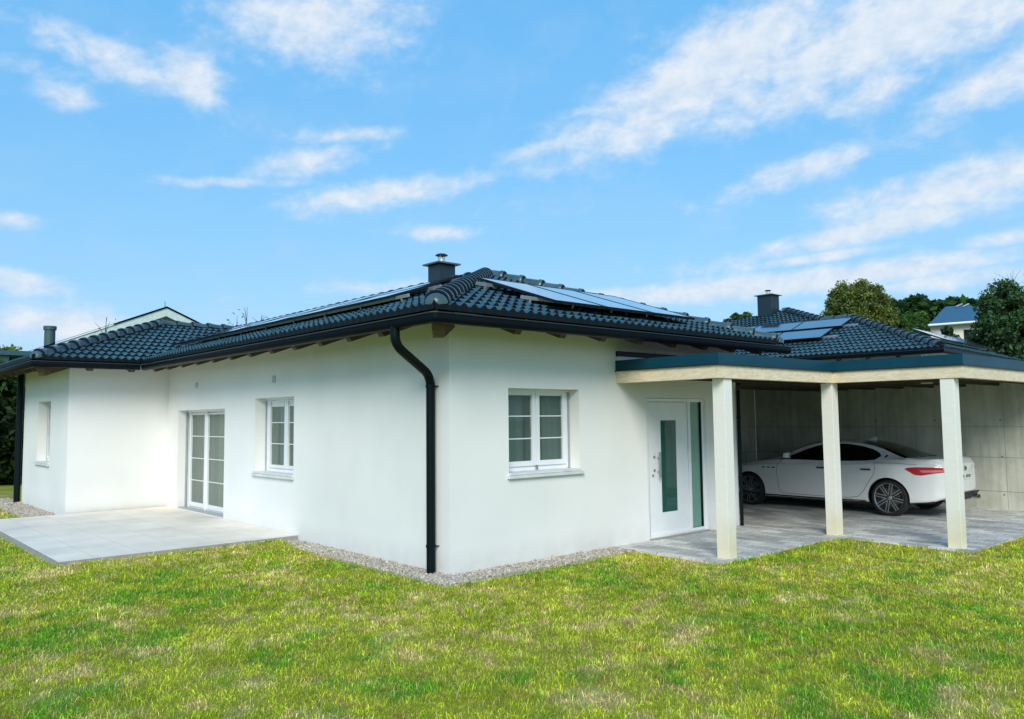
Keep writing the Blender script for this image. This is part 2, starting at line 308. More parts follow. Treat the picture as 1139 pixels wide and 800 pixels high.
# ------------------------------------------------------------------ sky and sun
SUN_AZ, SUN_EL = R(226), R(35)          # direction towards the sun, counted from +X
def make_world():
    w = bpy.data.worlds.new('World'); scene.world = w; w.use_nodes = True; nt = w.node_tree; N, L = nt.nodes, nt.links
    bg = N['Background']; sky = N.new('ShaderNodeTexSky'); sky.sky_type = 'NISHITA'; sky.sun_disc = False
    sky.sun_elevation = SUN_EL; sky.sun_rotation = math.pi/2 - SUN_AZ; sky.altitude = 400; sky.air_density = 1.0; sky.dust_density = .6; sky.ozone_density = 1.5
    def math_(op, a, b=None, c=None, clamp=False):
        n = N.new('ShaderNodeMath'); n.operation = op; n.use_clamp = clamp
        for i, x in enumerate((a, b, c)):
            if x is None: continue
            if isinstance(x, (int, float)): n.inputs[i].default_value = x
            else: L.new(x, n.inputs[i])
        return n.outputs[0]
    tc = N.new('ShaderNodeTexCoord'); sx = N.new('ShaderNodeSeparateXYZ'); L.new(tc.outputs['Generated'], sx.inputs[0])
    # azimuth measured from the view heading so that no cloud sits on the wrap
    cx = N.new('ShaderNodeVectorRotate'); cx.rotation_type = 'Z_AXIS'; cx.inputs['Angle'].default_value = -YAW; L.new(tc.outputs['Generated'], cx.inputs[0])
    s2 = N.new('ShaderNodeSeparateXYZ'); L.new(cx.outputs[0], s2.inputs[0])
    az = math_('ARCTAN2', math_('MULTIPLY', s2.outputs['Y'], -1), s2.outputs['X']); el = math_('ARCSINE', s2.outputs['Z'])
    blobs = [(345,22,105,48,0,.95),(120,66,85,20,14,.9),(215,90,38,26,20,1.0),(72,108,34,15,0,.8),(35,74,42,14,0,.5),
             (265,203,85,7,-4,.7),(345,182,80,16,-14,.75),(395,150,60,9,-6,.75),(425,215,125,16,-9,.9),(492,259,42,8,-2,.85),(15,245,38,11,0,.75),(15,312,55,15,5,.85),
             (75,360,80,20,0,1.0),(800,70,190,46,-22,1.1),(1010,25,220,46,-6,1.2),(920,55,200,40,-10,1.0),(720,140,85,30,-20,.85),(900,95,130,34,-14,.9),(1110,90,95,28,-18,.85),(960,105,70,22,-8,.8),
             (890,190,95,17,-12,.85),(1075,205,150,30,-8,1.0),(960,258,170,14,-8,1.0),(1010,240,110,18,-8,.9),(905,287,80,7,-4,.9),(1125,265,55,11,-4,.8),(880,315,260,14,-3,1.1),(1090,308,110,13,-2,.85),(700,325,80,7,-2,.8),
             (430,319,75,8,-2,.75),(605,165,55,12,-12,.65),(898,339,16,9,0,.5)]
    tot = None
    for (u, v, a, b, rot, st) in blobs:
        d = ray(u, v).normalized()
        a0 = math.atan2(d.dot(rt), d.dot(Vector((math.cos(YAW), math.sin(YAW), 0)))); e0 = math.asin(d.z)
        sc = 1/FPX*math.cos(math.atan((u-569.5)/FPX))*1.05
        A, B, t = a*sc, b*sc, R(-rot)
        dx = math_('SUBTRACT', az, a0); dy = math_('SUBTRACT', el, e0)
        xr = math_('MULTIPLY_ADD', dx, math.cos(t)/A, math_('MULTIPLY', dy, math.sin(t)/A)); yr = math_('MULTIPLY_ADD', dx, -math.sin(t)/B, math_('MULTIPLY', dy, math.cos(t)/B))
        q = math_('MULTIPLY_ADD', xr, xr, math_('MULTIPLY', yr, yr))
        g = math_('MULTIPLY', math_('EXPONENT', math_('MULTIPLY', q, -.9)), st)
        tot = g if tot is None else math_('MAXIMUM', tot, g)
    def fbm(scale, detail, rough, dist, stretch, off):
        c = N.new('ShaderNodeCombineXYZ'); L.new(math_('MULTIPLY_ADD', az, stretch[0], math_('MULTIPLY', el, stretch[2])), c.inputs[0]); L.new(math_('MULTIPLY', el, stretch[1]), c.inputs[1]); c.inputs[2].default_value = off
        n = N.new('ShaderNodeTexNoise'); n.inputs['Scale'].default_value = scale; n.inputs['Detail'].default_value = detail; n.inputs['Roughness'].default_value = rough; n.inputs['Distortion'].default_value = dist
        L.new(c.outputs[0], n.inputs['Vector']); return n.outputs['Fac']
    n1 = fbm(11, 9, .6, .35, (1, 1.8, -.3), 1.7); n2 = fbm(30, 7, .6, .2, (1, 1.5, -.2), 5.2)
    nn = math_('MULTIPLY_ADD', n2, .45, math_('MULTIPLY', n1, .55))
    dens = math_('MULTIPLY_ADD', math_('SUBTRACT', nn, .5), 2.6, math_('MULTIPLY_ADD', tot, 1.45, -.50))
    mr = N.new('ShaderNodeMapRange'); mr.interpolation_type = 'SMOOTHSTEP'; mr.inputs[1].default_value = -.28; mr.inputs[2].default_value = 1.05; mr.inputs[4].default_value = .92; L.new(dens, mr.inputs[0])
    # thin haze towards the horizon and faint high veil
    hz = N.new('ShaderNodeMapRange'); hz.inputs[1].default_value = .32; hz.inputs[2].default_value = 0; hz.inputs[3].default_value = 0; hz.inputs[4].default_value = .30; L.new(el, hz.inputs[0])
    veil = math_('MULTIPLY', math_('MULTIPLY', math_('SUBTRACT', n1, .42, clamp=True), .5), math_('GREATER_THAN', el, -1))
    # sky tone: the physically bright Nishita sky scaled and shifted to the photograph's cyan-blue
    tint = N.new('ShaderNodeVectorMath'); tint.operation = 'MULTIPLY'; L.new(sky.outputs[0], tint.inputs[0]); tint.inputs[1].default_value = TINT
    rp = N.new('ShaderNodeValToRGB'); e_ = rp.color_ramp.elements; k_ = 1/SKY_K
    for i_, (ps, c_) in enumerate(SKY_RAMP):
        x_ = e_[i_] if i_ < 2 else e_.new(ps)
        x_.position = ps; x_.color = rgb(c_)
    L.new(math_('MULTIPLY', el, 1/1.2, clamp=True), rp.inputs[0])
    rs_ = N.new('ShaderNodeVectorMath'); rs_.operation = 'SCALE'; L.new(rp.outputs[0], rs_.inputs[0]); rs_.inputs['Scale'].default_value = 1/.12
    m0 = N.new('ShaderNodeMix'); m0.data_type = 'RGBA'; m0.inputs[0].default_value = .78; L.new(tint.outputs[0], m0.inputs[6]); L.new(rs_.outputs[0], m0.inputs[7])
    m1 = N.new('ShaderNodeMix'); m1.data_type = 'RGBA'; L.new(math_('MULTIPLY_ADD', hz.outputs[0], .9, veil), m1.inputs[0]); L.new(m0.outputs[2], m1.inputs[6]); m1.inputs[7].default_value = HAZE
    shade = N.new('ShaderNodeMix'); shade.data_type = 'RGBA'; L.new(math_('MULTIPLY_ADD', n2, 3.0, -1.0, clamp=True), shade.inputs[0]); shade.inputs[6].default_value = CLOUD_D; shade.inputs[7].default_value = CLOUD_L
    m2 = N.new('ShaderNodeMix'); m2.data_type = 'RGBA'; L.new(mr.outputs[0], m2.inputs[0]); L.new(m1.outputs[2], m2.inputs[6]); L.new(shade.outputs[2], m2.inputs[7])
    L.new(m2.outputs[2], bg.inputs['Color']); bg.inputs['Strength'].default_value = .12
    w.cycles.sampling_method = 'MANUAL'; w.cycles.sample_map_resolution = 192
SKY_K = 1; SKY_RAMP = ((0, (.27, .50, .84)), (.17, (.19, .54, .93)), (.38, (.145, .52, .98)), (1, (.08, .36, .85)))
TINT = (1.85, 1.95, 1.75); HAZE = (4.3, 5.8, 7.5, 1); CLOUD_D = (5.4, 6.4, 7.6, 1); CLOUD_L = (7.1, 7.5, 8.0, 1)
make_world()
sl = bpy.data.lights.new('sun', 'SUN'); sl.energy = 3.05; sl.angle = R(30); sl.color = (1, .94, .83)
so = bpy.data.objects.new('sun', sl); COL.objects.link(so); so.location = (0, 0, 30)
so.rotation_euler = Vector((math.cos(SUN_EL)*math.cos(SUN_AZ), math.cos(SUN_EL)*math.sin(SUN_AZ), math.sin(SUN_EL))).to_track_quat('Z', 'Y').to_euler()
scene.cycles.max_bounces = 6; scene.cycles.diffuse_bounces = 3; scene.cycles.glossy_bounces = 3; scene.cycles.transmission_bounces = 3
scene.view_settings.view_transform = 'Standard'; scene.view_settings.look = 'None'; scene.view_settings.exposure = 0

# ------------------------------------------------------------------ noise for vertex data
def vnoise(x, y, scale, seed):
    g = np.random.default_rng(seed).random((256, 256)); x = x*scale; y = y*scale
    xi = np.floor(x).astype(int); yi = np.floor(y).astype(int); fx = x-xi; fy = y-yi; fx = fx*fx*(3-2*fx); fy = fy*fy*(3-2*fy)
    G = lambda a, b: g[a % 256, b % 256]
    return (G(xi, yi)*(1-fx)+G(xi+1, yi)*fx)*(1-fy)+(G(xi, yi+1)*(1-fx)+G(xi+1, yi+1)*fx)*fy
def fbm2(x, y, s, seed, o=4):
    t = 0; a = 1; w = 0
    for k in range(o): t = t+a*vnoise(x+13.1*k, y-7.7*k, s*2**k, seed+k); w += a; a *= .55
    return t/w
def lawn_h(x, y): return -.018 + .055*np.clip(1-np.maximum(np.maximum(-3.3-x, x-.1), np.maximum(3.95-y, 0))/1.4, 0, 1)**1.5*(y < 4.3)*(x < .2) + .03*(fbm2(x, y, .5, 3)-.5) + .015*(fbm2(x, y, 3.0, 8, 2)-.5)
def lawn_col(x, y):
    a = fbm2(x, y, 1.3, 21, 5); b = fbm2(x, y, 3.2, 31, 4); c = fbm2(x, y, 1.1, 47, 5); d = fbm2(x, y, 9., 57, 3)
    g1 = np.array((.38, .48, .016)); g2 = np.array((.56, .61, .045)); g3 = np.array((.19, .44, .016)); s = np.array((.88, .72, .32)); br = np.array((.52, .38, .09))
    t = np.clip((a-.34)/.32, 0, 1)[:, None]; col = g1*(1-t)+g2*t
    t = np.clip((b-.53)/.07, 0, 1)[:, None]*.95*np.clip((c-.40)/.15, 0, 1)[:, None]; col = col*(1-t)+g3*t       # clover
    t = (np.clip((b*.45+d*.55-.525)/.07, 0, 1)*np.clip((.555-c)/.09, 0, 1))[:, None]*.85; col = col*(1-t)+s*t        # straw
    t = (np.clip((d-.58)/.1, 0, 1)*.55)[:, None]; col = col*(1-t)+br*t
    return col

# ------------------------------------------------------------------ the setting
tag(MB().add([(-900,-900,-.09),(900,-900,-.09),(900,900,-.09),(-900,900,-.09)], [(0,1,2,3)]).build('ground', M['far']), kind='structure')
xs = np.arange(-16, 16.01, .16); ys = np.arange(-12, 26.01, .16)
X, Y = np.meshgrid(xs, ys, indexing='ij'); px, py = X.ravel(), Y.ravel(); ny = len(ys)
i = (np.arange(len(xs)-1)[:, None]*ny+np.arange(ny-1)[None, :]).ravel()
sunk = ((px > -.3) & (py > -.3)) | ((px > 3.3) & (py > -1.6)) | ((px > 6.5) & (py > -3.6))
tag(npmesh('lawn', np.stack([px, py, lawn_h(px, py)-.012-.08*sunk], 1), np.stack([i, i+ny, i+ny+1, i+1], 1), M['lawn'], lawn_col(px, py)*.48), kind='structure')

LA, AX, ZG, GO = 10.433, -1.994, 3.126, .851
PAT = (-3.46, 0.0, 4.08, 10.36)
BX0, BY0, BX1, BY1 = 3.178, -1.831, 6.376, -3.775
# patio slab with a rough edge
pb = MB().box(PAT[0], PAT[1], PAT[2], PAT[3], -.1, .078)
po = tag(pb.build('patio', M['slab'], bevel=.006), kind='structure'); po.data.materials.append(M['slabedge'])
for pl in po.data.polygons: pl.material_index = int(abs(pl.normal.z) < .3)
# carport paving: stepped outline following the posts
out = [(3.05,-1.86),(6.30,-1.86),(6.30,-3.82),(26,-3.82),(26,3.0),(6.5,3.0),(6.5,.02),(3.05,.02)]
mb = MB(); n = len(out)
mb.add([(x,y,.004) for x,y in out]+[(x,y,-.12) for x,y in out], [tuple(range(n))]+[(k,(k+1)%n,(k+1)%n+n,k+n) for k in range(n)])
tag(mb.build('paving', M['paving']), kind='structure')
# gravel strips: bed plus pebbles
GR = [(-.42, 0, -.45, 4.08), (-.42, 3.05, -.45, 0), (AX-.62, AX, 10.36, 16.5)]
gb = MB()
for k, (x0, x1, y0, y1) in enumerate(GR): gb.box(x0, x1 if k != 0 else -.001, y0 if k != 0 else 0, y1, -.08, -.012+.001*k)
tag(gb.build('gravel_bed', plain('gravel_bed_fines', (.46, .42, .35), .9, var=.35, scale=90, bump=.8)), kind='structure')
def pebbles():
    bm = bmesh.new(); bmesh.ops.create_icosphere(bm, subdivisions=1, radius=1); bv = np.array([v.co for v in bm.verts]); bf = np.array([[v.index for v in f.verts] for f in bm.faces]); bm.free()
    pts = []
    for k, (x0, x1, y0, y1) in enumerate(GR):
        nn = int((x1-x0)*(y1-y0)*(2600 if k < 2 else 1100)); pts.append(np.stack([RNG.uniform(x0, x1, nn), RNG.uniform(y0, y1, nn)], 1))
    P = np.concatenate(pts); P = P[~((P[:, 0] > 0) & (P[:, 1] > 0) & (P[:, 1] < 10))]
    # ragged outer edge towards the lawn
    P = P[fbm2(P[:, 0], P[:, 1], 4, 91, 3)+.25 > np.clip(np.maximum(-P[:, 0]*(P[:, 1] < 9), -P[:, 1])-.28, 0, 1)*4]
    n = len(P); sc = RNG.lognormal(math.log(.0105), .35, n)[:, None]*RNG.uniform(.7, 1.3, (n, 3)); ang = RNG.uniform(0, 6.28, n)
    V = bv[None]*sc[:, None, :]*(1+.18*RNG.standard_normal((n, len(bv), 1))); c, s = np.cos(ang)[:, None], np.sin(ang)[:, None]
    V = np.stack([V[..., 0]*c-V[..., 1]*s, V[..., 0]*s+V[..., 1]*c, V[..., 2]], -1); V[..., 0] += P[:, 0:1]; V[..., 1] += P[:, 1:2]; V[..., 2] += (-.008+RNG.uniform(0, .012, n))[:, None]
    base = np.array([(.56,.51,.42),(.42,.39,.33),(.64,.60,.52),(.33,.30,.25),(.54,.45,.32)])[RNG.integers(0, 5, n)]*RNG.uniform(.75, 1.1, (n, 1))
    F = (bf[None]+(np.arange(n)*len(bv))[:, None, None]).reshape(-1, 3)
    return tag(npmesh('gravel', V.reshape(-1, 3), F, M['gravel'], np.repeat(base, len(bv), 0)), 'strip of pale river pebbles laid along the foot of the white walls', 'gravel', kind='stuff')
pebbles()

def in_view(x, y, mg=.10):
    d = np.stack([x-C0.x, y-C0.y, np.zeros_like(x)-C0.z], 1); z = d@np.array(fw); u = (d@np.array(rt2))/z*FPX+569.5; v = 400-(d@np.array(up2))/z*FPX
    return (z > .6) & (u > -1139*mg) & (u < 1139*(1+mg)) & (v < 800*(1+mg)), z
def grass():
    n = 3000000
    x = RNG.uniform(-12, 14, n); y = RNG.uniform(-9, 20, n)
    core, z = in_view(x, y, .04); ok, z = in_view(x, y, .38); ok &= core | (RNG.random(n) < .5); x, y, z = x[ok], y[ok], z[ok]
    e = .05*(fbm2(x, y, 5, 71, 3)-.5)*2
    def inside(r, m=0): return (x > r[0]-m+e) & (x < r[1]+m+e) & (y > r[2]-m+e) & (y < r[3]+m+e)
    bad = inside((-.36, 40, -.36, 60)) | inside((PAT[0]+.02, PAT[1], PAT[2]+.02, PAT[3]+.05)) | inside((3.02, 40, -1.84, 40)) | inside((6.27, 40, -3.8, 40)) | inside((AX-.6, 40, 10.3, 60)) | (y > 17)
    keep = ~bad & (RNG.random(len(x)) < np.clip(7.0/z, .22, 1)*np.where(y > 11, .5, 1)); x, y, z = x[keep], y[keep], z[keep]; n = len(x)
    dens = fbm2(x, y, 2.3, 131, 4)
    h = RNG.lognormal(math.log(.025), .42, n)*(.65+.7*fbm2(x, y, 1.4, 61, 4)); h *= np.where(RNG.random(n) < .03, 1.7, 1)
    w = RNG.uniform(.0014, .0034, n)*np.clip(z/6.5, 1, 2.2); a = RNG.uniform(0, 2*np.pi, n); lean = np.abs(RNG.normal(0, 1.0, n)); la = RNG.uniform(0, 2*np.pi, n)
    col = lawn_col(x, y)*RNG.lognormal(0, .34, (n, 1))*(.42+1.5*fbm2(x, y, 11, 141, 3))[:, None]; mixs = (RNG.random(n) < .14)[:, None]; col = np.where(mixs, np.array((.78, .66, .28))*RNG.uniform(.7, 1.25, (n, 1)), col)
    base = np.stack([x, y, lawn_h(x, y)-.012], 1); sd = np.stack([np.cos(a), np.sin(a), np.zeros(n)], 1)*w[:, None]; ld = np.stack([np.cos(la), np.sin(la), np.zeros(n)], 1)
    mid = base+ld*(h*lean*.30)[:, None]+np.array((0, 0, 1))*(h*.60)[:, None]; tip = base+ld*(h*lean*.95)[:, None]+np.array((0, 0, 1))*(h*np.clip(1.05-.25*lean, .35, 1))[:, None]
    V = np.stack([base-sd, base+sd, mid+sd*.8, mid-sd*.8, tip], 1).reshape(-1, 3); o = (np.arange(n)*5)[:, None]
    F = np.concatenate([o+np.array((0, 1, 2)), o+np.array((0, 2, 3)), o+np.array((3, 2, 4))])
    sh = np.array((.62, .62, 1.0, 1.0, 1.15))[None, :, None]; Cc = (col[:, None, :]*sh).reshape(-1, 3)  # blade feet darker: shade among the blades put into the colour
    print('grass blades', n)
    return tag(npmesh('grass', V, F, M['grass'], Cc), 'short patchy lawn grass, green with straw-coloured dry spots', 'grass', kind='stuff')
grass()

# ------------------------------------------------------------------ roof tools
def tile_slope(name, mat, O, U, V, poly, parent, cw=.150, rl=.33, amp=.038, lip=.044, thing_part=True):
    """pantile field in the plane O + u U + v V (U along the eave, V up the slope), clipped to a convex polygon"""
    O, U, V = Vector(O), Vector(U).normalized(), Vector(V).normalized(); Nn = U.cross(V)
    if Nn.z < 0: Nn = -Nn
    us = [p[0] for p in poly]; vs = [p[1] for p in poly]; u0, u1, v1 = min(us), max(us), max(vs)
    k = 8; nu = int((u1-u0)/cw*k)+2; nr = int(v1/rl)+2
    uu = u0+np.arange(nu)*cw/k; ph = (uu/cw) % 1
    prof = amp*np.where(ph < .60, np.sin(np.pi*ph/.60)**.7, -.16*np.sin(np.pi*(ph-.60)/.40))
    rows = []
    for r in range(nr):
        for fr, hh in ((0.0, lip), (.12, lip*.92), (.985, .0)): rows.append((min((r+fr)*rl, nr*rl), hh))
    vv = np.array([a for a, b in rows]); hv = np.array([b for a, b in rows])
    H = prof[:, None]+hv[None, :]
    rowjit = (RNG.random((int(nu/k)+2, nr+1))-.5)*.008
    H += rowjit[(np.arange(nu)//k)[:, None], (np.arange(len(vv))//3)[None, :]]
    O_, U_, V_, N_ = map(np.array, (O, U, V, Nn))
    co = O_+uu[:, None, None]*U_+vv[None, :, None]*V_+H[..., None]*N_
    nv = len(vv); idx = (np.arange(nu-1)[:, None]*nv+np.arange(nv-1)[None, :]).ravel()
    # end faces of the lowest row
    me = bpy.data.meshes.new(name); low = O_+uu[:, None]*U_-.02*V_-.02*N_
    verts = np.concatenate([co.reshape(-1, 3), low]); b0 = nu*nv; j = np.arange(nu-1)
    faces = np.concatenate([np.stack([idx, idx+nv, idx+nv+1, idx+1], 1), np.stack([b0+j, b0+j+1, (j+1)*nv, j*nv], 1)])
    jj = idx % nv; kk = idx//nv; dark = ((jj % 3) == 2) | (kk % k == int(.62*k))  # shade of lips, grooves and eave ends put in as a dark material
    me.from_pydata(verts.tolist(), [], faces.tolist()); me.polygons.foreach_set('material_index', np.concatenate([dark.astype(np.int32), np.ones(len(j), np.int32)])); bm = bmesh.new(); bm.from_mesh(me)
    cen = (sum(us)/len(us), sum(vs)/len(vs))
    for a in range(len(poly)):
        p, q = poly[a], poly[(a+1) % len(poly)]
        if p[1] < 1e-6 and q[1] < 1e-6: continue
        P, Q = O+U*p[0]+V*p[1], O+U*q[0]+V*q[1]; no = (Q-P).cross(Nn).normalized(); c3 = O+U*cen[0]+V*cen[1]
        if (c3-P).dot(no) > 0: no = -no
        bmesh.ops.bisect_plane(bm, geom=bm.verts[:]+bm.edges[:]+bm.faces[:], plane_co=P, plane_no=no, clear_outer=True)
    bmesh.ops.recalc_face_normals(bm, faces=bm.faces)
    if sum(f.normal.dot(Nn)*f.calc_area() for f in bm.faces) < 0: bmesh.ops.reverse_faces(bm, faces=bm.faces)
    bm.to_mesh(me); bm.free()
    me.materials.append(mat); me.materials.append(M['joint_shade']); return link(name, me, None, parent, True, 35)

def ridge_caps(name, P, Q, parent, r=.125, step=.36, dome=True, mat=None, lift=.0):
    P, Q = Vector(P), Vector(Q); d = (Q-P); Ln = d.length; d.normalize(); s = d.cross(Vector((0, 0, 1))).normalized(); u = s.cross(d); n = max(1, round(Ln/step)); st = Ln/n
    mb = MB(); K = 10
    for i in range(n):
        a = P+d*(i*st)+u*lift; rings = []
        for (t, rr, hh) in ((0, r*1.0, .012), (.03, r*1.10, .02), (.10, r*1.10, .02), (.12, r*1.02, .012), (st+.05, r*.90, -.004)):
            rings.append([a+d*t+u*hh+(s*math.cos(math.pi*k/K)*rr+u*(math.sin(math.pi*k/K)*rr*.92)) - u*.03 for k in range(K+1)])
        vs = [p for g in rings for p in g]; fs = [(j*(K+1)+k, j*(K+1)+k+1, (j+1)*(K+1)+k+1, (j+1)*(K+1)+k) for j in range(len(rings)-1) for k in range(K)]
        mb.add(vs, fs)
        if i == 0 and dome:   # rounded starter tile
            vs = []; J = 5
            for j in range(J+1):
                th = math.pi/2*j/J
                for k in range(K+1):
                    ph = math.pi*k/K; vs.append(a+u*(.0-.03)+(s*math.cos(ph)+u*math.sin(ph)*.92)*(r*math.cos(th))-d*(r*1.0*math.sin(th)))
            mb.add(vs, [(j*(K+1)+k, j*(K+1)+k+1, (j+1)*(K+1)+k+1, (j+1)*(K+1)+k) for j in range(J) for k in range(K)])
        else: mb.add(rings[0], [tuple(range(K+1))])
    o = mb.build(name, mat or M['ridge'], parent, True, angle=35); o.data.materials.append(M['joint_shade'])
    for pl in o.data.polygons:     # shade at the lap of every cap, painted as a dark colour
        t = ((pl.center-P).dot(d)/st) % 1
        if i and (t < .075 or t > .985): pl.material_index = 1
    return o

def gutter(name, path, parent, mat=None, r=.062):
    mb = MB(); prof = [(.0-2*r, .0)]
    prof = [(-r+r*math.cos(math.pi+math.pi*k/10)*1.0, -.045+ (r+.005)*math.sin(math.pi+math.pi*k/10)) for k in range(11)]
    prof = [(-2*r, .0)]+prof+[(0, -.004)]
    mb.sweep(path, prof)
    bead = [(.006+.009*math.cos(t), .004+.009*math.sin(t)) for t in np.linspace(0, 2*math.pi, 9)[:-1]]
    g = mb.build(name, mat or M['gutter'], parent, True, angle=50)
    MB().sweep(path, bead, True).build('gutter_bead', M['bead'], g, True)
    fb = [(-2*r-.005, -.085), (-2*r-.005, .03), (-2*r-.03, .03), (-2*r-.03, -.085)]
    MB().sweep(path, fb, True).build('fascia_board', M['gutter'], g)
    return g

def wall_sheet(mb, axis, c, a0, a1, z0, z1, holes, depth):
    """vertical sheet at x=c ('x') or y=c ('y') with rectangular holes whose reveals run inwards (+)"""
    A = sorted({a0, a1, *[h[0] for h in holes], *[h[1] for h in holes]}); Z = sorted({z0, z1, *[h[2] for h in holes], *[h[3] for h in holes]})
    P = (lambda a, z, d=0: (c+d, a, z)) if axis == 'x' else (lambda a, z, d=0: (a, c+d, z))
    for i in range(len(A)-1):
        for j in range(len(Z)-1):
            am, zm = (A[i]+A[i+1])/2, (Z[j]+Z[j+1])/2
            if any(h[0] < am < h[1] and h[2] < zm < h[3] for h in holes): continue
            mb.add([P(A[i], Z[j]), P(A[i+1], Z[j]), P(A[i+1], Z[j+1]), P(A[i], Z[j+1])], [(0, 1, 2, 3)])
    for h in holes:
        d = h[4] if len(h) > 4 else depth; q = [(h[0], h[2]), (h[1], h[2]), (h[1], h[3]), (h[0], h[3])]
        for k in range(4):
            p0, p1 = q[k], q[(k+1) % 4]; mb.add([P(*p0), P(*p1), P(*p1, d), P(*p0, d)], [(0, 1, 2, 3)])

def frame_boxes(mb, axis, c, a0, a1, z0, z1, w, d0, d1, wb=None, wt=None):
    """rectangular frame lying in a wall plane; d0..d1 = depth range behind the wall face"""
    wb = wb or w; wt = wt or w
    def B(A0, A1, Z0, Z1):
        if axis == 'x': mb.box(c+d0, c+d1, A0, A1, Z0, Z1)
        else: mb.box(A0, A1, c+d0, c+d1, Z0, Z1)
    B(a0, a0+w, z0, z1); B(a1-w, a1, z0, z1); B(a0+w, a1-w, z0, z0+wb); B(a0+w, a1-w, z1-wt, z1)
    return mb
def slab(mb, axis, c, a0, a1, z0, z1, d0, d1):
    if axis == 'x': mb.box(c+d0, c+d1, a0, a1, z0, z1)
    else: mb.box(a0, a1, c+d0, c+d1, z0, z1)
    return mb

# ------------------------------------------------------------------ the bungalow
house = thing('bungalow', 'white rendered bungalow with dark tiled hip roof and black corner downpipe', 'house')
S = .330; ZR = ZG+.065                       # roof plane: z = ZR + S * distance from gutter line
T = 3.673; XE = 6.62; XW = 6.40; YE = 21.0
apz = ZR+S*(T+GO)
HA, HB, HP = (4.276, 5.807, 1.006, 2.338), (.989, 2.359, 1.17, 2.338), (7.192, 9.758, .09, 2.178)
HD = (3.88, 5.475, .03, 2.235, .07); HN = (12.02, 13.30, 1.03, 2.43)
wm = MB(); ZT = 3.36
wall_sheet(wm, 'x', 0, 0, LA, -.1, ZT, [HA, HP], .25); wall_sheet(wm, 'y', 0, 0, XW, -.1, ZT, [HB, HD], .25)
wall_sheet(wm, 'y', LA, AX, 0, -.1, ZT, [], .25); wall_sheet(wm, 'x', AX, LA, 14.845, -.1, ZT, [HN], .25)
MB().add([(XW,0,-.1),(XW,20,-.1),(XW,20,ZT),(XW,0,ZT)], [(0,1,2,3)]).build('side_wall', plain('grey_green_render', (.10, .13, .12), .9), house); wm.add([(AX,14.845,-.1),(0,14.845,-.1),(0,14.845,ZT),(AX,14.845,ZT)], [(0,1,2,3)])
wm.add([(0,14.845,-.1),(0,20,-.1),(0,20,ZT),(0,14.845,ZT)], [(0,1,2,3)]); wm.add([(0,20,-.1),(XW,20,-.1),(XW,20,ZT),(0,20,ZT)], [(0,1,2,3)])
wm.build('wall', M['wall'], house)
# rooms behind the glass
rm = MB()
def room(mb, axis, h, d=1.6, back=None):
    a0, a1, z0, z1 = h[0]-.35, h[1]+.35, h[2]-.05, h[3]+.12
    P = (lambda a, z, dd: (dd, a, z)) if axis == 'x' else (lambda a, z, dd: (a, dd, z))
    o = .251 if axis != 'n' else 0
    if axis == 'n': P = lambda a, z, dd: (AX+dd, a, z); o = .251
    V = [P(a0,z0,o),P(a1,z0,o),P(a1,z1,o),P(a0,z1,o),P(a0,z0,d),P(a1,z0,d),P(a1,z1,d),P(a0,z1,d)]
    mb.add(V, [(4,5,6,7),(0,1,5,4),(1,2,6,5),(2,3,7,6),(3,0,4,7)])
for ax_, hh_ in (('x', HA), ('x', HP), ('y', HB), ('n', HN)):
    rm = MB(); room(rm, ax_, hh_); rm.build('room', M['room'], house)

def curtain(name, axis, c, a0, a1, z0, z1, d, parent):
    n = max(12, int((a1-a0)/.02)); vs = []; 
    for k in range(n+1):
        a = a0+(a1-a0)*k/n; dd = c+d+.022*math.sin(a*52)+.01*math.sin(a*23+1)
        for z in (z0, z1): vs.append((dd, a, z) if axis == 'x' else (a, dd, z))
    return MB().add(vs, [(2*k, 2*k+2, 2*k+3, 2*k+1) for k in range(n)]).build(name, M['curtain'], parent, True)

def window(axis, c, h, bot, d=.25, sill=True, rows=3, ct=(), am=None, st=.082, gm='glass'):
    a0, a1, z0, z1 = h[:4]; am = am or (a0+a1)/2
    w = frame_boxes(MB(), axis, c, a0+.03, a1-.03, z0+.035, z1-.037, st-.032, d-.035, d+.045, wb=.06)
    w = w.build('window', M['white'], house, bevel=.004); cut = .045
    sb = slab(MB(), axis, c, a0+.002, a1-.002, z1-.036, z1-.001, d-.058, d+.04); sb.build('shutter_box', M['white'], w)
    for e in (a0+.001, a1-.029): slab(MB(), axis, c, e, e+.028, z0+.04, z1-.07, d-.05, d+.04).build('guide_rail', M['greyplast'], w)
    for b0, b1 in ((a0+.082, am-.003), (am+.003, a1-st)):
        s = frame_boxes(MB(), axis, c, b0, b1, z0+.097, z1-.037, .07, d-.055, d+.0, wb=bot-.097, wt=.03).build('sash', M['white'], w, bevel=.005)
        g0, g1, q0, q1 = b0+.068, b1-.068, z0+bot-.002, z1-.065
        slab(MB(), axis, c, g0, g1, q0, q1, d-.026, d-.014).build('pane', M[gm], w)
        for k in range(1, rows): zz = q0+(q1-q0)*k/rows; slab(MB(), axis, c, g0, g1, zz-.008, zz+.008, d-.034, d-.0275).build('glazing_bar', M['white'], w)
    if sill:
        sm = slab(MB(), axis, c, a0-.035, a1+.035, z0-.045, z0-.004, -.05, -.002); sm.build('sill', M['sill'], w, bevel=.004)
        slab(MB(), axis, c, a0+.002, a1-.002, z0+.001, z0+.032, -.03, d+.02).build('sill_board', M['sill'], w)
    for (e0, e1, dd) in ct: curtain('curtain', axis, c, e0, e1, z0+.02, z1+.05, dd, w)
    return w
wa = window('x', 0, HA, .15, ct=((4.3, 5.40, .33),), am=4.965, st=.15, gm='painted_reflection_glass'); wb_ = window('y', 0, HB, .165, ct=((1.30, 1.62, .40), (1.98, 2.5, .38), (.7, 1.05, .45)))
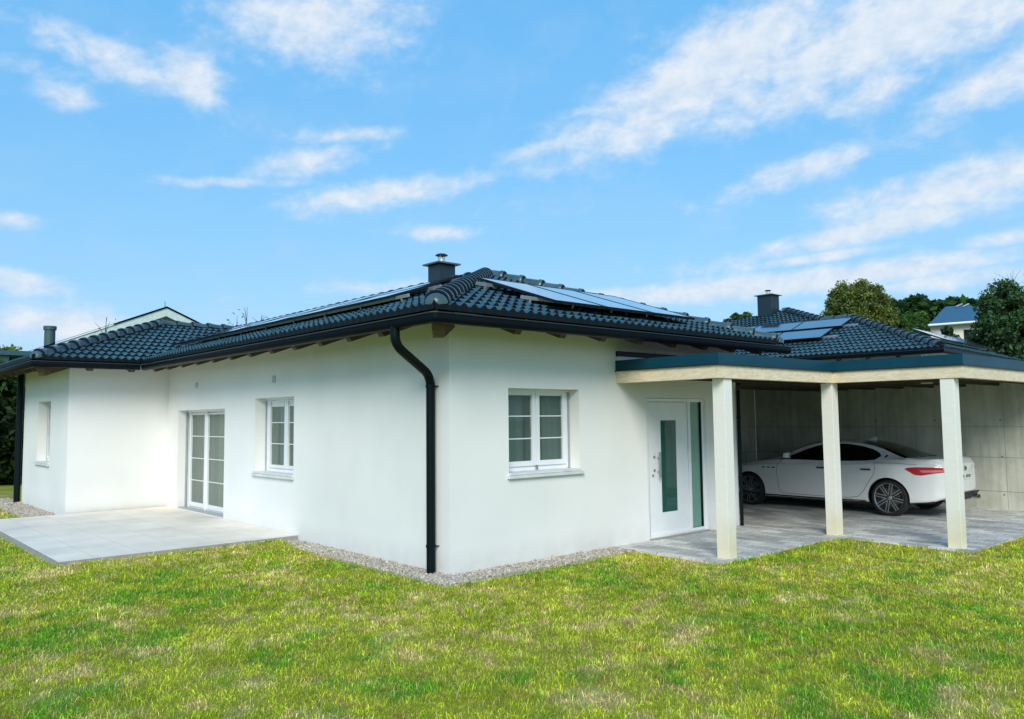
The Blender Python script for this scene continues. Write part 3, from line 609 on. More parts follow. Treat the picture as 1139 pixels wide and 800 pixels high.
wn = window('x', AX, HN, .15, ct=((12.0, 13.3, .45),))
# window handle of the front window
MB().box(1.655, 1.69, .178, .193, 1.215, 1.27).build('handle', M['steel'], wb_)

def patio_door():
    a0, a1, z0, z1 = HP; am = 8.60; d = .25
    w = frame_boxes(MB(), 'x', 0, a0+.03, a1-.03, z0+.002, z1-.05, .05, d-.04, d+.05, wb=.045).build('patio_door', M['white'], house, bevel=.004)
    slab(MB(), 'x', 0, a0+.002, a1-.002, z1-.049, z1-.001, d-.05, d+.04).build('shutter_box', M['white'], w)
    for e in (a0+.001, a1-.029, am-.015): slab(MB(), 'x', 0, e, e+.03, z0+.02, z1-.05, d-.085, d-.05).build('guide_rail', M['greyplast' if e != am-.015 else 'white'], w)
    for b0, b1, wl in ((a0+.082, am-.01, .055), (am+.045, a1-.17, .09)):
        s = frame_boxes(MB(), 'x', 0, b0, b1, z0+.05, z1-.06, wl, d-.06, d, wb=.09, wt=.03).build('sash', M['white'], w, bevel=.005)
        g0, g1, q0, q1 = b0+wl-.002, b1-wl+.002, z0+.138, z1-.088
        slab(MB(), 'x', 0, g0, g1, q0, q1, d-.03, d-.018).build('pane', M['painted_reflection_glass'], w)
        for k in range(1, 4): zz = q0+(q1-q0)*k/4; slab(MB(), 'x', 0, g0, g1, zz-.008, zz+.008, d-.038, d-.0305).build('glazing_bar', M['white'], w)
    MB().box(.02, .24, a0+.01, a1-.01, z0-.02, z0+.018).build('threshold', M['greyplast'], w)
    curtain('curtain', 'x', 0, 7.0, 8.33, z0+.03, z1+.05, .36, w); curtain('curtain', 'x', 0, 8.62, 9.15, z0+.03, z1+.05, .35, w)
    return w
patio_door()

def front_door():
    a0, a1, z0, z1 = HD[:4]; d = .07
    MB().box(a0+.0005, a1-.0005, d+.051, d+.06, z0, z1-.0005).build('door_back', M['trim'], house)
    f = frame_boxes(MB(), 'y', 0, a0+.014, a1, z0, z1-.008, .075, d-.03, d+.05, wb=.05, wt=.05)
    slab(f, 'y', 0, 5.025, 5.09, z0+.05, z1-.05, d-.03, d+.05)
    f = f.build('front_door', M['white'], house, bevel=.004)
    L = MB(); y0, y1 = d-.012, d+.03; x0, x1, b0, b1 = a0+.098, 5.014, z0+.03, z1-.066; p0, p1, q0, q1 = 4.305, 4.71, .40, 1.875
    for (A0, A1, Z0, Z1) in ((x0, p0, b0, b1), (p1, x1, b0, b1), (p0, p1, b0, q0), (p0, p1, q1, b1)): L.box(A0, A1, y0, y1, Z0, Z1)
    leaf = L.build('door_leaf', M['white'], f)
    MB().box(x0-.006, x1+.004, y1+.001, y1+.01, b0-.01, b1+.006).build('door_seal', M['trim'], f)
    MB().box(p0, p1, d-.008, d+.012, q0, q1).build('pane', M['doorglass'], f)
    MB().box(5.09, 5.395, d-.005, d+.015, z0+.06, z1-.05).build('sidelight', M['frosted'], f)
    MB().box(5.36, 5.395, d-.03, d-.006, z0+.06, z1-.05).build('sidelight_bead', M['pipe'], f)
    hb = MB().tube([(4.20, -.005, .965), (4.20, -.005, 1.37)], .02, 12)
    for z in (1.06, 1.28): hb.tube([(4.20, -.005, z), (4.20, d-.018, z)], .012, 8)
    hb.build('door_handle', M['steel'], f, True)
    for x, z in ((4.12, 1.29), (4.12, 1.08), (4.08, 1.0)): MB().lathe((x, d-.018, z), (0, -1, 0), [(0, .012), (.018, .012), (.022, 0)], 14).build('lock_rosette', M['steel'], f, True)
    MB().box(3.9, 5.46, -.04, .06, 0.006, .028).build('door_step', M['slabedge'], f)
    return f
front_door()
# wall fittings
MB().box(-.010, -.0015, 4.97, 5.10, 2.59, 2.715).build('vent_cover', M['vent'], house, bevel=.003)
MB().lathe((-.0015, 8.69, 2.68), (-1, 0, 0), [(0, .012), (.06, .012), (.07, .0)], 18).build('vent_cover', M['vent'], house, True)

# roof slopes
roofA = [(-GO, 0), (YE, 0), (YE-(T+GO), (T+GO)*math.hypot(1, S)), (T, (T+GO)*math.hypot(1, S))]
sl_ = math.hypot(1, S)
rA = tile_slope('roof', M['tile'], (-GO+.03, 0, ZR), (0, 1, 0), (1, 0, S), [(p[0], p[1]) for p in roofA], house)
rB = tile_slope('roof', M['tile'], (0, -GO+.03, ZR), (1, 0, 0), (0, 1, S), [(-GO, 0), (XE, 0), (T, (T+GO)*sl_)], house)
sr = (apz-ZR)/(XE-T)
MB().add([(XE, -GO, ZR), (XE, YE, ZR), (T, YE-4.5, apz), (T, T, apz)], [(0, 1, 2, 3)]).build('roof', M['tile'], house)
MB().add([(-GO, YE, ZR), (XE, YE, ZR), (T, YE-4.5, apz)], [(0, 1, 2)]).build('roof', M['tile'], house)
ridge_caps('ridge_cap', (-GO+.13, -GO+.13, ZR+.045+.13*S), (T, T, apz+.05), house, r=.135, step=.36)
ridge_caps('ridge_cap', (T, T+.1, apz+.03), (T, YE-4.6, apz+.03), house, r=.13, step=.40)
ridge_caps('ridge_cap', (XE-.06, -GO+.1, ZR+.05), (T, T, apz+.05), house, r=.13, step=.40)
# annex roof
GX, GY = AX-GO, LA-GO; S2 = .345; TA = 3.462; az_ = ZR+.01+S2*TA; ax0, ay0 = GX+TA, GY+TA; h2 = math.hypot(1, S2)
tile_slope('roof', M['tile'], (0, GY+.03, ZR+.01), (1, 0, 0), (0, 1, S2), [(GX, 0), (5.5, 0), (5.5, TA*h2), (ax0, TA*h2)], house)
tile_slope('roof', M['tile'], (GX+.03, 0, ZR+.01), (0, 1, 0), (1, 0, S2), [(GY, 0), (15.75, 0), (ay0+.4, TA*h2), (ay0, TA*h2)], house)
MB().add([(GX, 15.75, ZR), (5, 15.75, ZR), (5, ay0+.4, az_), (ax0, ay0+.4, az_)], [(0, 1, 2, 3)]).build('roof', M['tile'], house)
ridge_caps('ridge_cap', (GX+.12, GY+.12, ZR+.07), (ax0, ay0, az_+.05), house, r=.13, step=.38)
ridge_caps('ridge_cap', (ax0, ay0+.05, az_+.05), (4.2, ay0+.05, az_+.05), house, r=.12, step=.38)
# roof underside boards
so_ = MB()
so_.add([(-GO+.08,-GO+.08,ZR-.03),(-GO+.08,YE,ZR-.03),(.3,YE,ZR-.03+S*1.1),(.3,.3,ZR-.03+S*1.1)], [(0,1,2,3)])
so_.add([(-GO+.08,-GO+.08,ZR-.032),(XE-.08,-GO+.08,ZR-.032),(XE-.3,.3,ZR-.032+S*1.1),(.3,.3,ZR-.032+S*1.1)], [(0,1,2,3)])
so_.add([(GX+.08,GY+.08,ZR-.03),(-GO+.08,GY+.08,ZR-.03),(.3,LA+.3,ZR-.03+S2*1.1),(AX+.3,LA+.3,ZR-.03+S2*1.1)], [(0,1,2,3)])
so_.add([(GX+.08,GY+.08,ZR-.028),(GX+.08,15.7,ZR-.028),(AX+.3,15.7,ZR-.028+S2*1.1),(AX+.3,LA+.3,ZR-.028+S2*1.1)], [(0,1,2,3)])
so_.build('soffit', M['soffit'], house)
# rafter tails
def rafter(p_wall, outd, s, w=.11, hh=.23, L=.70):
    """sloping tail from the wall outwards with a chamfered end"""
    o = Vector(outd); sd = Vector((-o.y, o.x, 0)); z = lambda t: ZR-.037+s*(GO-t)
    prof = [(-.1, z(-.1)), (L, z(L)), (L, z(L)-.10), (L-.10, z(L)-hh+.012), (-.1, z(-.1)-hh)]
    vs = [Vector(p_wall)+o*t+sd*e+Vector((0, 0, zz)) for e in (-w/2, w/2) for t, zz in prof]
    return MB().add(vs, [(4,3,2,1,0), (5,6,7,8,9)]+[(k, (k+1)%5, (k+1)%5+5, k+5) for k in range(5)]).build('rafter', M['rafter'], house)
for k in range(13): rafter((0, .62+.80*k, 0), (-1, 0, 0), S) if .62+.80*k < 9.5 else None
for k in range(8): rafter((.62+.80*k, 0, 0), (0, -1, 0), S)
for x in (-1.75, -.95): rafter((x, LA, 0), (0, -1, 0), S2)
for k in range(6): rafter((AX, LA+.25+.80*k, 0), (-1, 0, 0), S2)
rafter((0, 0, 0), (-.7071, -.7071, 0), S*.7, w=.13, hh=.27, L=.98); rafter((AX, LA, 0), (-.7071, -.7071, 0), S2*.7, w=.13, hh=.27, L=.98)
# gutters and downpipes
gutter('gutter', [(-GO, GY-.02, ZG), (-GO, -GO+.06, ZG), (-GO+.06, -GO, ZG), (XE+.25, -GO, ZG)], house)
gutter('gutter', [(GX, 15.7, ZG+.01), (GX, GY+.05, ZG+.01), (GX+.05, GY, ZG+.01), (-GO+.0, GY, ZG+.01)], house)
def bez(pts, n=7, rad=.14):
    pts = [Vector(p) for p in pts]; out = [pts[0]]
    for i in range(1, len(pts)-1):
        a, b, c = pts[i-1], pts[i], pts[i+1]; p = b+(a-b).normalized()*min(rad, (a-b).length*.48); q = b+(c-b).normalized()*min(rad, (c-b).length*.48)
        out += [p*(1-t)**2+b*(2*t*(1-t))+q*t*t for t in np.linspace(0, 1, n)]
    return out+[pts[-1]]
def downpipe(pts, brs, r=.05, rad=.16):
    o = MB().tube(bez(pts, rad=rad), r, 14).build('downpipe', M['pipe'], house, True)
    for p, q in brs:
        b = MB().lathe((p[0], p[1], p[2]-.018), (0, 0, 1), [(r+.001, 0), (r+.008, .003), (r+.008, .033), (r+.001, .036)], 16)
        b.tube([p, q], .008, 6); b.build('pipe_bracket', M['pipe'], o, True)
    return o
yp = .285
downpipe([(-GO+.062, .03, ZG-.06), (-GO+.062, .03, ZG-.30), (-.085, yp, ZG-.64), (-.085, yp, -.02)], [((-.085, yp, z), (.0, yp-.06, z)) for z in (2.35, .33)], r=.058)
downpipe([(AX-.085, 14.95, ZG+.05), (AX-.085, 14.95, 1.5), (AX-.085, 14.95, -.02)], [((AX-.085, 14.95, z), (AX, 14.8, z)) for z in (2.3, .5)], r=.07)
downpipe([(6.41, -.045, 2.4), (6.41, -.045, 0)], [((6.41, -.045, 1.9), (6.38, .0, 1.9))], r=.03)
# chimney
def chimney(x, y, zb, zt, w, parent, capw=.15):
    c = MB().box(x-w, x+w, y-w, y+w, zb, zt).build('chimney', M['chim'], parent, bevel=.008)
    cc = MB().add([(x-w-capw*.55, y-w-capw*.55, zt+.005), (x+w+capw*.55, y-w-capw*.55, zt+.005), (x+w+capw*.55, y+w+capw*.55, zt+.005), (x-w-capw*.55, y+w+capw*.55, zt+.005),
                  (x-w-capw*.55, y-w-capw*.55, zt+.035), (x+w+capw*.55, y-w-capw*.55, zt+.035), (x+w+capw*.55, y+w+capw*.55, zt+.035), (x-w-capw*.55, y+w+capw*.55, zt+.035), (x-.10, y-.10, zt+.075), (x+.10, y-.10, zt+.075), (x+.10, y+.10, zt+.075), (x-.10, y+.10, zt+.075)],
                 [(3,2,1,0),(0,1,5,4),(1,2,6,5),(2,3,7,6),(3,0,4,7),(4,5,9,8),(5,6,10,9),(6,7,11,10),(7,4,8,11),(8,9,10,11)]).build('chimney_cap', M['chimcap'], c)
    f = MB().lathe((x, y, zt+.09), (0, 0, 1), [(.07, -.02), (.07, .05), (.055, .06)], 16)
    for k in range(4):
        a = .6+k*math.pi/2; f.tube([(x+.055*math.cos(a), y+.055*math.sin(a), zt+.11), (x+.08*math.cos(a), y+.08*math.sin(a), zt+.22)], .010, 6)
    f.build('flue', M['alu'], c, True)
    MB().lathe((x, y, zt+.21), (0, 0, 1), [(0, .0), (.125, .0), (.13, .012), (.09, .035), (0, .045)], 20).build('flue_hood', M['chim'], c, True)
    return c
chimney(3.62, 5.05, 4.3, 5.08, .20, house)

# ------------------------------------------------------------------ solar panels (each one its own thing)
def panel(O, U, V, w, h, label, group, feet=True):
    """O = lower corner on the roof plane (already offset); U along eave, V up slope"""
    O, U, V = Vector(O), Vector(U).normalized(), Vector(V).normalized(); Nn = U.cross(V); Nn = Nn if Nn.z > 0 else -Nn
    t = thing('solar_panel', label, 'solar panel', O, group)
    mw = Matrix((U, V, Nn)).transposed().to_4x4()
    o = MB().box(.012, w-.012, .012, h-.012, .028, .036)
    cell = o.build('cell_sheet', M['cells']); cell.matrix_local = mw; cell.parent = t
    f = MB().box(0, w, 0, .02, 0, .04).box(0, w, h-.02, h, 0, .04).box(0, .02, .0201, h-.0201, 0, .04).box(w-.02, w, .0201, h-.0201, 0, .04).box(.02, w-.02, .02, h-.02, .004, .012)
    f = f.build('panel_frame', M['pframe']); f.matrix_local = mw; f.parent = t
    return t, mw
def rail(O, U, L, label, group, n=5, V=(0, 0, 1)):
    O, U = Vector(O), Vector(U).normalized(); t = thing('mounting_rail', label, 'rail', O, group); V = Vector(V).normalized(); Nn = U.cross(V); Nn = Nn if Nn.z > 0 else -Nn
    b = MB().obox(-V*.02, U*L, V*.04, Nn*.045).build('rail_profile', M['alu']); b.parent = t
    for k in range(n):
        p = U*(.12+(L-.24)*k/(n-1)); h = MB().obox(p-V*.05-Nn*.10, U*.03, V*.012, Nn*.12); h.obox(p-V*.16-Nn*.10, U*.03, V*.12, Nn*.012); h.obox(p-V*.165-Nn*.16, U*.03, V*.012, Nn*.07)
        h = h.build('roof_hook', M['alu']); h.parent = t
    return t
OFF = .15
def PA(x, y, off=OFF): return Vector((x, y, ZR+S*(x+GO)+off))
def PB(x, y, off=OFF): return Vector((x, y, ZR+S*(y+GO)+off))
VA, VB = (1, 0, S), (0, 1, S)
pw, ph = 1.76, 1.02; pl = ph/sl_
ordn = ['nearest the corner', 'second from the corner', 'third from the corner', 'fourth from the corner', 'next to the annex']
for row, (x0, ys_) in enumerate(((.10, 1.62), (.10+pl+.02, 2.35))):
    for k in range(5):
        panel(PA(x0, ys_+k*(pw+.02)), (0, 1, 0), VA, pw, ph, 'solar panel in the %s row of the left roof slope, %s' % (('lower', 'upper')[row], ordn[k]), 'solar panels on the left roof slope')
    for j, xx in enumerate((x0+.2, x0+pl-.2)):
        rail(PA(xx, ys_-.28, OFF-.047), (0, 1, 0), 5*(pw+.02)+.35, 'aluminium rail under the %s row of left slope panels, %s of its pair' % (('lower', 'upper')[row], ('lower', 'upper')[j]), 'rails on the left roof slope', 9, VA)
for k in range(3):
    panel(PB(1.50+k*1.06, -.40), (1, 0, 0), VB, 1.04, 1.80, 'upright solar panel on the front roof slope, ' + ('nearest the roof corner', 'middle of three', 'nearest the carport end')[k], 'solar panels on the front roof slope')
for j, yy in enumerate((-.02, .95)):
    rail(PB(1.22, yy, OFF-.047), (1, 0, 0), 3.6, 'aluminium rail under the front slope panels, %s one' % ('lower', 'upper')[j], 'rails on the front roof slope', 5, VB)

# ------------------------------------------------------------------ carport
cp = thing('carport', 'flat roofed timber carport with petrol blue fascia on white posts', 'carport', (6.4, -1.8, 0))
def cchild(o): o.parent = cp; o.matrix_parent_inverse = Matrix.Translation((-6.4, 1.8, 0)); return o
ZBB, ZBT, ZFT = 2.45, 2.635, 2.794; PWD = .19; XR = 15.2
for (x, y) in ((3.345, -1.80), (6.395, -1.80), (6.395, -3.64)):
    cchild(MB().box(x, x+PWD, y, y+PWD, .0, ZBB-.001).build('post', M['post'], bevel=.006))
bt = .12
for (x0, x1, y0, y1) in ((BX0, BX0+bt, BY0+bt+.001, -.002), (BX0, BX1, BY0, BY0+bt), (BX1, BX1+bt, BY1+bt+.001, BY0+bt), (BX1, XR, BY1, BY1+bt)):
    cchild(MB().box(x0, x1, y0, y1, ZBB, ZBT).build('beam', M['beam'], bevel=.003))
# fascia with drip edge (outward = right of travel)
fp = [(.012, ZBT+.002), (.012, ZFT), (-.06, ZFT), (-.06, ZFT-.02), (-.004, ZFT-.02), (-.004, ZBT+.002)]
dp = [(.030, ZBT-.008), (.030, ZBT+.004), (.013, ZBT+.010), (.0, ZBT+.010), (.0, ZBT-.008)]
path = [(BX0, -.002, 0), (BX0, BY0, 0), (BX1, BY0, 0), (BX1, BY1, 0), (XR, BY1, 0)]
def rev(p): return p
# travelling -Y along the left edge the outside is on the right hand (towards -X)
cchild(MB().sweep(path, fp, True).build('fascia', M['fascia'])); cchild(MB().sweep(path, dp, True).build('drip_edge', M['trim']))
deck = [(BX0+.02, -.004), (BX0+.02, BY0+.02), (BX1+.02, BY0+.02), (BX1+.02, BY1+.02), (XR, BY1+.02), (XR, 3.1), (6.55, 3.1), (6.55, -.004)]
n = len(deck)
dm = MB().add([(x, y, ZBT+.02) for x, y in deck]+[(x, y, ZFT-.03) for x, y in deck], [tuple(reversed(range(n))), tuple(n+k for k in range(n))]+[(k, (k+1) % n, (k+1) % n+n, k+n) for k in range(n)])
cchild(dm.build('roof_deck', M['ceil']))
for k in range(8):
    y = -3.1+.62*k
    if y < BY0: cchild(MB().box(BX1+bt+.002, XR-.1, y, y+.08, ZBT-.14, ZBT+.018).build('joist', M['ceil']))
    elif y < -.1: cchild(MB().box(BX0+bt+.002, XR-.1, y, y+.08, ZBT-.14, ZBT+.018).build('joist', M['ceil']))
    else: cchild(MB().box(6.56, XR-.1, y, y+.08, ZBT-.14, ZBT+.018).build('joist', M['ceil']))
cchild(MB().box(8.9, 9.05, -2.35, -2.2, ZBT-.155, ZBT-.141).build('ceiling_light', M['white']))
# wall flashing over the roof edge
cchild(MB().box(BX0+.0, 6.30, -.05, -.003, 2.86, 2.94).build('wall_flashing', M['trim']))
cchild(MB().box(BX0+.02, 6.30, -.04, -.0035, ZFT-.02, 2.858).build('wall_upstand', M['white']))

# ------------------------------------------------------------------ concrete walls round the carport
def cwall(name, label, axis_pts, t, z1, joints_h, joints_v, ties):
    (x0, y0), (x1, y1) = axis_pts; d = Vector((x1-x0, y1-y0, 0)); Ln = d.length; d.normalize(); nrm = Vector((d.y, -d.x, 0))   # nrm points to the seen side
    root = thing(name, label, 'wall', (x0, y0, 0)); b = MB(); o = Vector((0, 0, -.1))
    b.obox(o, d*Ln, -nrm*t, Vector((0, 0, z1+.1))); w = b.build('wall_body', M['concrete'], root)
    s = MB()
    for z in joints_h: s.obox(nrm*.0005+Vector((0, 0, z)), d*Ln, nrm*.002, Vector((0, 0, .008)))
    for a in joints_v: s.obox(nrm*.0003+d*a, d*.006, nrm*.0017, Vector((0, 0, z1)))
    s.build('formwork_seam', M['seam'], root)
    h = MB()
    for a, z in ties: h.lathe(d*a+nrm*.001+Vector((0, 0, z)), nrm, [(0, .001), (.015, .001), (.02, .0)], 12)
    h.build('tie_hole', M['seam'], root)
    return root
th = R(92.0); dx, dy = math.cos(th), math.sin(th); B0 = Vector((12.06, -2.02)); yN = 3.0; tN = (yN-B0.y)/dy
cN = (B0.x+dx*tN, yN); cS = (B0.x-dx*9, B0.y-dy*9)
cwall('concrete_wall', 'long board-marked grey concrete wall behind the white car', (cN, cS), .25, 2.62, (.36, 1.04, 1.66), [2.98-.0, 3.82, 5.52, 1.3, 7.2, 9.0], [(k*1.24+.5, z) for k in range(9) for z in (.30, 1.06, 1.8)])
cwall('concrete_wall', 'short concrete end wall of the carport in front of the car bonnet', ((6.45, yN), (cN[0]-.002, yN)), .25, 2.62, (1.04, 1.66), [3.9, 1.5], [])

# ------------------------------------------------------------------ neighbouring house behind the carport
def ray_plane(u, v, P, n): r = ray(u, v); P = Vector(P); n = Vector(n); return C0 + r*((P-C0).dot(n)/r.dot(n))
G = at_z(1050, 388, 3.70); hd = R(4)
e1 = Vector((math.cos(hd), math.sin(hd), 0)); e2 = Vector((-math.sin(hd), math.cos(hd), 0)); S3 = .37
nb = thing('neighbour_house', 'second dark tiled hip roof house with solar panels seen over the carport roof', 'house', (G.x, G.y, 0))
def nchild(o): o.parent = nb; o.matrix_parent_inverse = Matrix.Translation((-G.x, -G.y, 0)); return o
nL = (e1*-S3 + Vector((0, 0, 1))).normalized()         # left slope normal (eave runs along e2)
def onL(u, v): return ray_plane(u, v, G, nL)
def locL(P): d = P-G; return (d.dot(e2), d.dot((e1+Vector((0, 0, S3))).normalized()))
A1 = onL(947, 354.5); a1 = locL(A1); tt = a1[0]
V1, A2, L2 = locL(onL(915, 358)), locL(onL(873, 347)), locL(onL(800, 364))
hL = math.hypot(1, S3)
EO = G+Vector((0, 0, .03))
# keep the hip at 45 degrees
tA = (a1[1]/hL+tt)/2
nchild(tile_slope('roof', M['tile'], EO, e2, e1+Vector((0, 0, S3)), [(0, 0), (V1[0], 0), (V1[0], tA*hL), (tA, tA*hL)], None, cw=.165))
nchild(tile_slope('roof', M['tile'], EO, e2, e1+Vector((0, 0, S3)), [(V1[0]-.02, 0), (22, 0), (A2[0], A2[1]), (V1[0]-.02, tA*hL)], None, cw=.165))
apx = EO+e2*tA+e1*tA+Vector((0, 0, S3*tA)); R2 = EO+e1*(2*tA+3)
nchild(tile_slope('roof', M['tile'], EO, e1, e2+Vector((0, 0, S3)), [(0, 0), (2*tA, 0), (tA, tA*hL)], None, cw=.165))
PA2 = EO+e2*A2[0]+(e1+Vector((0, 0, S3))).normalized()*A2[1]; PV = EO+e2*(V1[0])+e1*tA+Vector((0, 0, S3*tA))
back = MB().add([apx, PV, PV+e1*tA*1.0-Vector((0, 0, S3*tA)), EO+e1*2*tA], [(0, 1, 2, 3)]); back.add([PV, PA2, PA2+e1*5-Vector((0, 0, 2.2)), PV+e1*5-Vector((0, 0, 2.0))], [(0, 1, 2, 3)])
nchild(back.build('roof', M['tile']))
for (p, q) in ((EO+(e1+e2)*.12+Vector((0, 0, .07)), apx+Vector((0, 0, .05))), (apx+Vector((0, 0, .04)), PV+Vector((0, 0, .04))), (PV+Vector((0, 0, .04)), PA2+Vector((0, 0, .06)))):
    nchild(ridge_caps('ridge_cap', p, q, None, r=.14, step=.40, dome=False))
nchild(gutter('gutter', [EO+e2*22+Vector((0, 0, -.03)), EO+Vector((0, 0, -.03)), EO+e1*2*tA+Vector((0, 0, -.03))], None))
w0 = Vector((G.x, G.y, 0))+(e1+e2)*.85; mbn = MB()
for p, q in ((w0+e2*20, w0), (w0, w0+e1*(2*tA-1.7))): mbn.add([(p.x, p.y, -.2), (q.x, q.y, -.2), (q.x, q.y, 3.98), (p.x, p.y, 3.98)], [(0, 1, 2, 3)])
nchild(mbn.build('wall', M['wall']))
for k in range(9):
    p = w0+e2*(.4+.85*k)-e1*.72; nchild(MB().bar(p+Vector((0, 0, 3.60)), p+e1*.75+Vector((0, 0, 3.87)), .1, .15).build('rafter', M['rafter']))
cc = onL(853.5, 352); ch = chimney(0, 0, -1.0, .66, .30, None); ch.location = (cc.x+.1, cc.y, cc.z+.15); nchild(ch)
# its panels: two rows on the left slope, one row on the right slope
def npanel(u0, u1, v0, v1, label, plane='L'):
    U, V = (e2, e1+Vector((0, 0, S3))) if plane == 'L' else (e1, e2+Vector((0, 0, S3+.07)))
    Vn = V.normalized(); Nn = U.cross(Vn); Nn = Nn if Nn.z > 0 else -Nn
    panel(EO+U*u0+Vn*v0+Nn*(.14 if plane == 'L' else .13), U, V, u1-u0, v1-v0, label, 'solar panels on the neighbouring roof')
for row, (ua, va, nn_, ur, lb) in enumerate(((locL(onL(914, 382))[0], locL(onL(914, 382))[1], 3, 'lower', 0), (locL(onL(937, 369))[0], locL(onL(937, 369))[1], 4, 'upper', 0))):
    for k in range(nn_):
        npanel(ua+k*1.72, ua+k*1.72+1.70, va, va+1.05, 'solar panel in the neighbour roof %s row, %s from the right' % (ur, ('first', 'second', 'third', 'fourth')[k]))
    rail(EO+e2*(ua-.45)+(e1+Vector((0, 0, S3))).normalized()*(va+.2)+Vector((0, 0, .09)), e2, 3, 'aluminium rail end beside the %s row of neighbouring left slope panels' % ur, 'rails on the neighbouring roof', 3, e1+Vector((0, 0, S3)))
rail(EO+e1*1.5+(e2+Vector((0, 0, S3))).normalized()*.75+Vector((0, 0, .09)), e1, 5.4, 'aluminium rail under the panels on the right slope of the neighbouring roof', 'rails on the neighbouring roof', 7, e2+Vector((0, 0, S3)))
for k in range(3): npanel(1.6+k*1.75, 1.6+k*1.75+1.72, .55, 1.6, 'solar panel on the right slope of the neighbouring roof, %s from the hip' % ('first', 'second', 'third')[k], 'R')

# ------------------------------------------------------------------ distant houses
m_pale = plain('pale_green_render', (.50, .66, .54), .8, var=.05); m_bl = plain('blue_grey_roof', (.03, .10, .17), .5, var=.15); m_teal = plain('teal_eaves', (.04, .11, .12), .5)
gy = 34.0
def aty(u, v, y): r = ray(u, v); return C0 + r*((y-C0.y)/r.y)
ap_ = aty(185, 341, gy); lf = aty(38, 388.5, gy); rr_ = aty(240, 367, gy); sl2 = (ap_.z-lf.z)/(ap_.x-lf.x); rx = ap_.x+(ap_.x-lf.x)
gh = thing('gabled_house', 'pale gabled house with white verge boards rising behind the annex roof', 'house', (ap_.x, gy, 0))
def gch(o): o.parent = gh; o.matrix_parent_inverse = Matrix.Translation((-ap_.x, -gy, 0)); return o
lz = lf.z-.4; lx = lf.x-.4/sl2; rx2 = 2*ap_.x-lx
gch(MB().add([(lx+.6, gy+.5, -.1), (rx2-.6, gy+.5, -.1), (rx2-.6, gy+.5, lz+.2), (ap_.x, gy+.5, ap_.z-.35), (lx+.6, gy+.5, lz+.2), (lx+.6, gy+9, -.1), (rx2-.6, gy+9, -.1), (rx2-.6, gy+9, lz), (lx+.6, gy+9, lz)], [(0, 1, 2, 3, 4), (0, 4, 8, 5), (1, 6, 7, 2)]).build('wall', m_pale))
gch(MB().add([(lx, gy-.1, lz), (ap_.x, gy-.1, ap_.z), (ap_.x, gy+9.5, ap_.z), (lx, gy+9.5, lz), (rx2, gy-.1, lz), (rx2, gy+9.5, lz)], [(0, 1, 2, 3), (1, 4, 5, 2)]).add([(lx, gy-.1, lz-.08), (ap_.x, gy-.1, ap_.z-.08), (ap_.x, gy+9.5, ap_.z-.08), (lx, gy+9.5, lz-.08), (rx2, gy-.1, lz-.08), (rx2, gy+9.5, lz-.08)], [(3, 2, 1, 0), (2, 5, 4, 1)]).build('roof', M['tile']))
for xx in (lx, rx2):
    sg = 1 if xx < ap_.x else -1
    gch(MB().add([(xx, gy-.05, lz-.50), (ap_.x, gy-.05, ap_.z-.50), (ap_.x, gy-.05, ap_.z-.085), (xx, gy-.05, lz-.085), (xx, gy+.02, lz-.50), (ap_.x, gy+.02, ap_.z-.50), (ap_.x, gy+.02, ap_.z-.085), (xx, gy+.02, lz-.085)], [(0, 1, 2, 3), (7, 6, 5, 4), (0, 4, 5, 1), (2, 6, 7, 3)]).build('verge_board', plain('white_verge_board', (.62, .74, .66), .5)))
pc = aty(55, 384, gy+2); pt = aty(55, 363, gy+2)
gch(MB().lathe((pc.x, pc.y, pc.z-1.2), (0, 0, 1), [(.24, 0), (.24, pt.z-pc.z+1.02), (.29, pt.z-pc.z+1.02), (.29, pt.z-pc.z+1.2), (0, pt.z-pc.z+1.2)], 18).build('chimney', plain('teal_flue', (.05, .10, .10), .45), None, True))
ft = aty(185, 336, gy); gch(MB().tube([(ap_.x, gy+.2, ap_.z-.05), (ap_.x, gy+.2, ap_.z+.28)], .015, 6).build('roof_finial', M['trim']))
# low building at the left edge
ly = 27.0; p0 = aty(-60, 384, ly); p1 = aty(40, 391, ly); q0 = aty(-60, 391, ly); q1 = aty(38, 396, ly)
lb = thing('low_building', 'low pale building with a broad teal eaves board at the left edge', 'building', (p1.x, ly, 0))
o = MB().add([(p0.x, ly, q1.z), (p1.x, ly, q1.z), (p1.x, ly, p1.z), (p0.x, ly, p1.z), (p0.x, ly+6, q1.z), (p1.x, ly+6, q1.z), (p1.x, ly+6, p1.z+.3), (p0.x, ly+6, p1.z+.3)], [(0,1,2,3),(1,5,6,2),(3,2,6,7),(0,4,5,1)]).build('eaves_board', m_teal)
o.parent = lb; o.matrix_parent_inverse = Matrix.Translation((-p1.x, -ly, 0))
o = MB().box(p0.x, p1.x-.8, ly+.5, ly+5.8, -.1, q1.z-.01).build('wall', m_pale); o.parent = lb; o.matrix_parent_inverse = Matrix.Translation((-p1.x, -ly, 0))
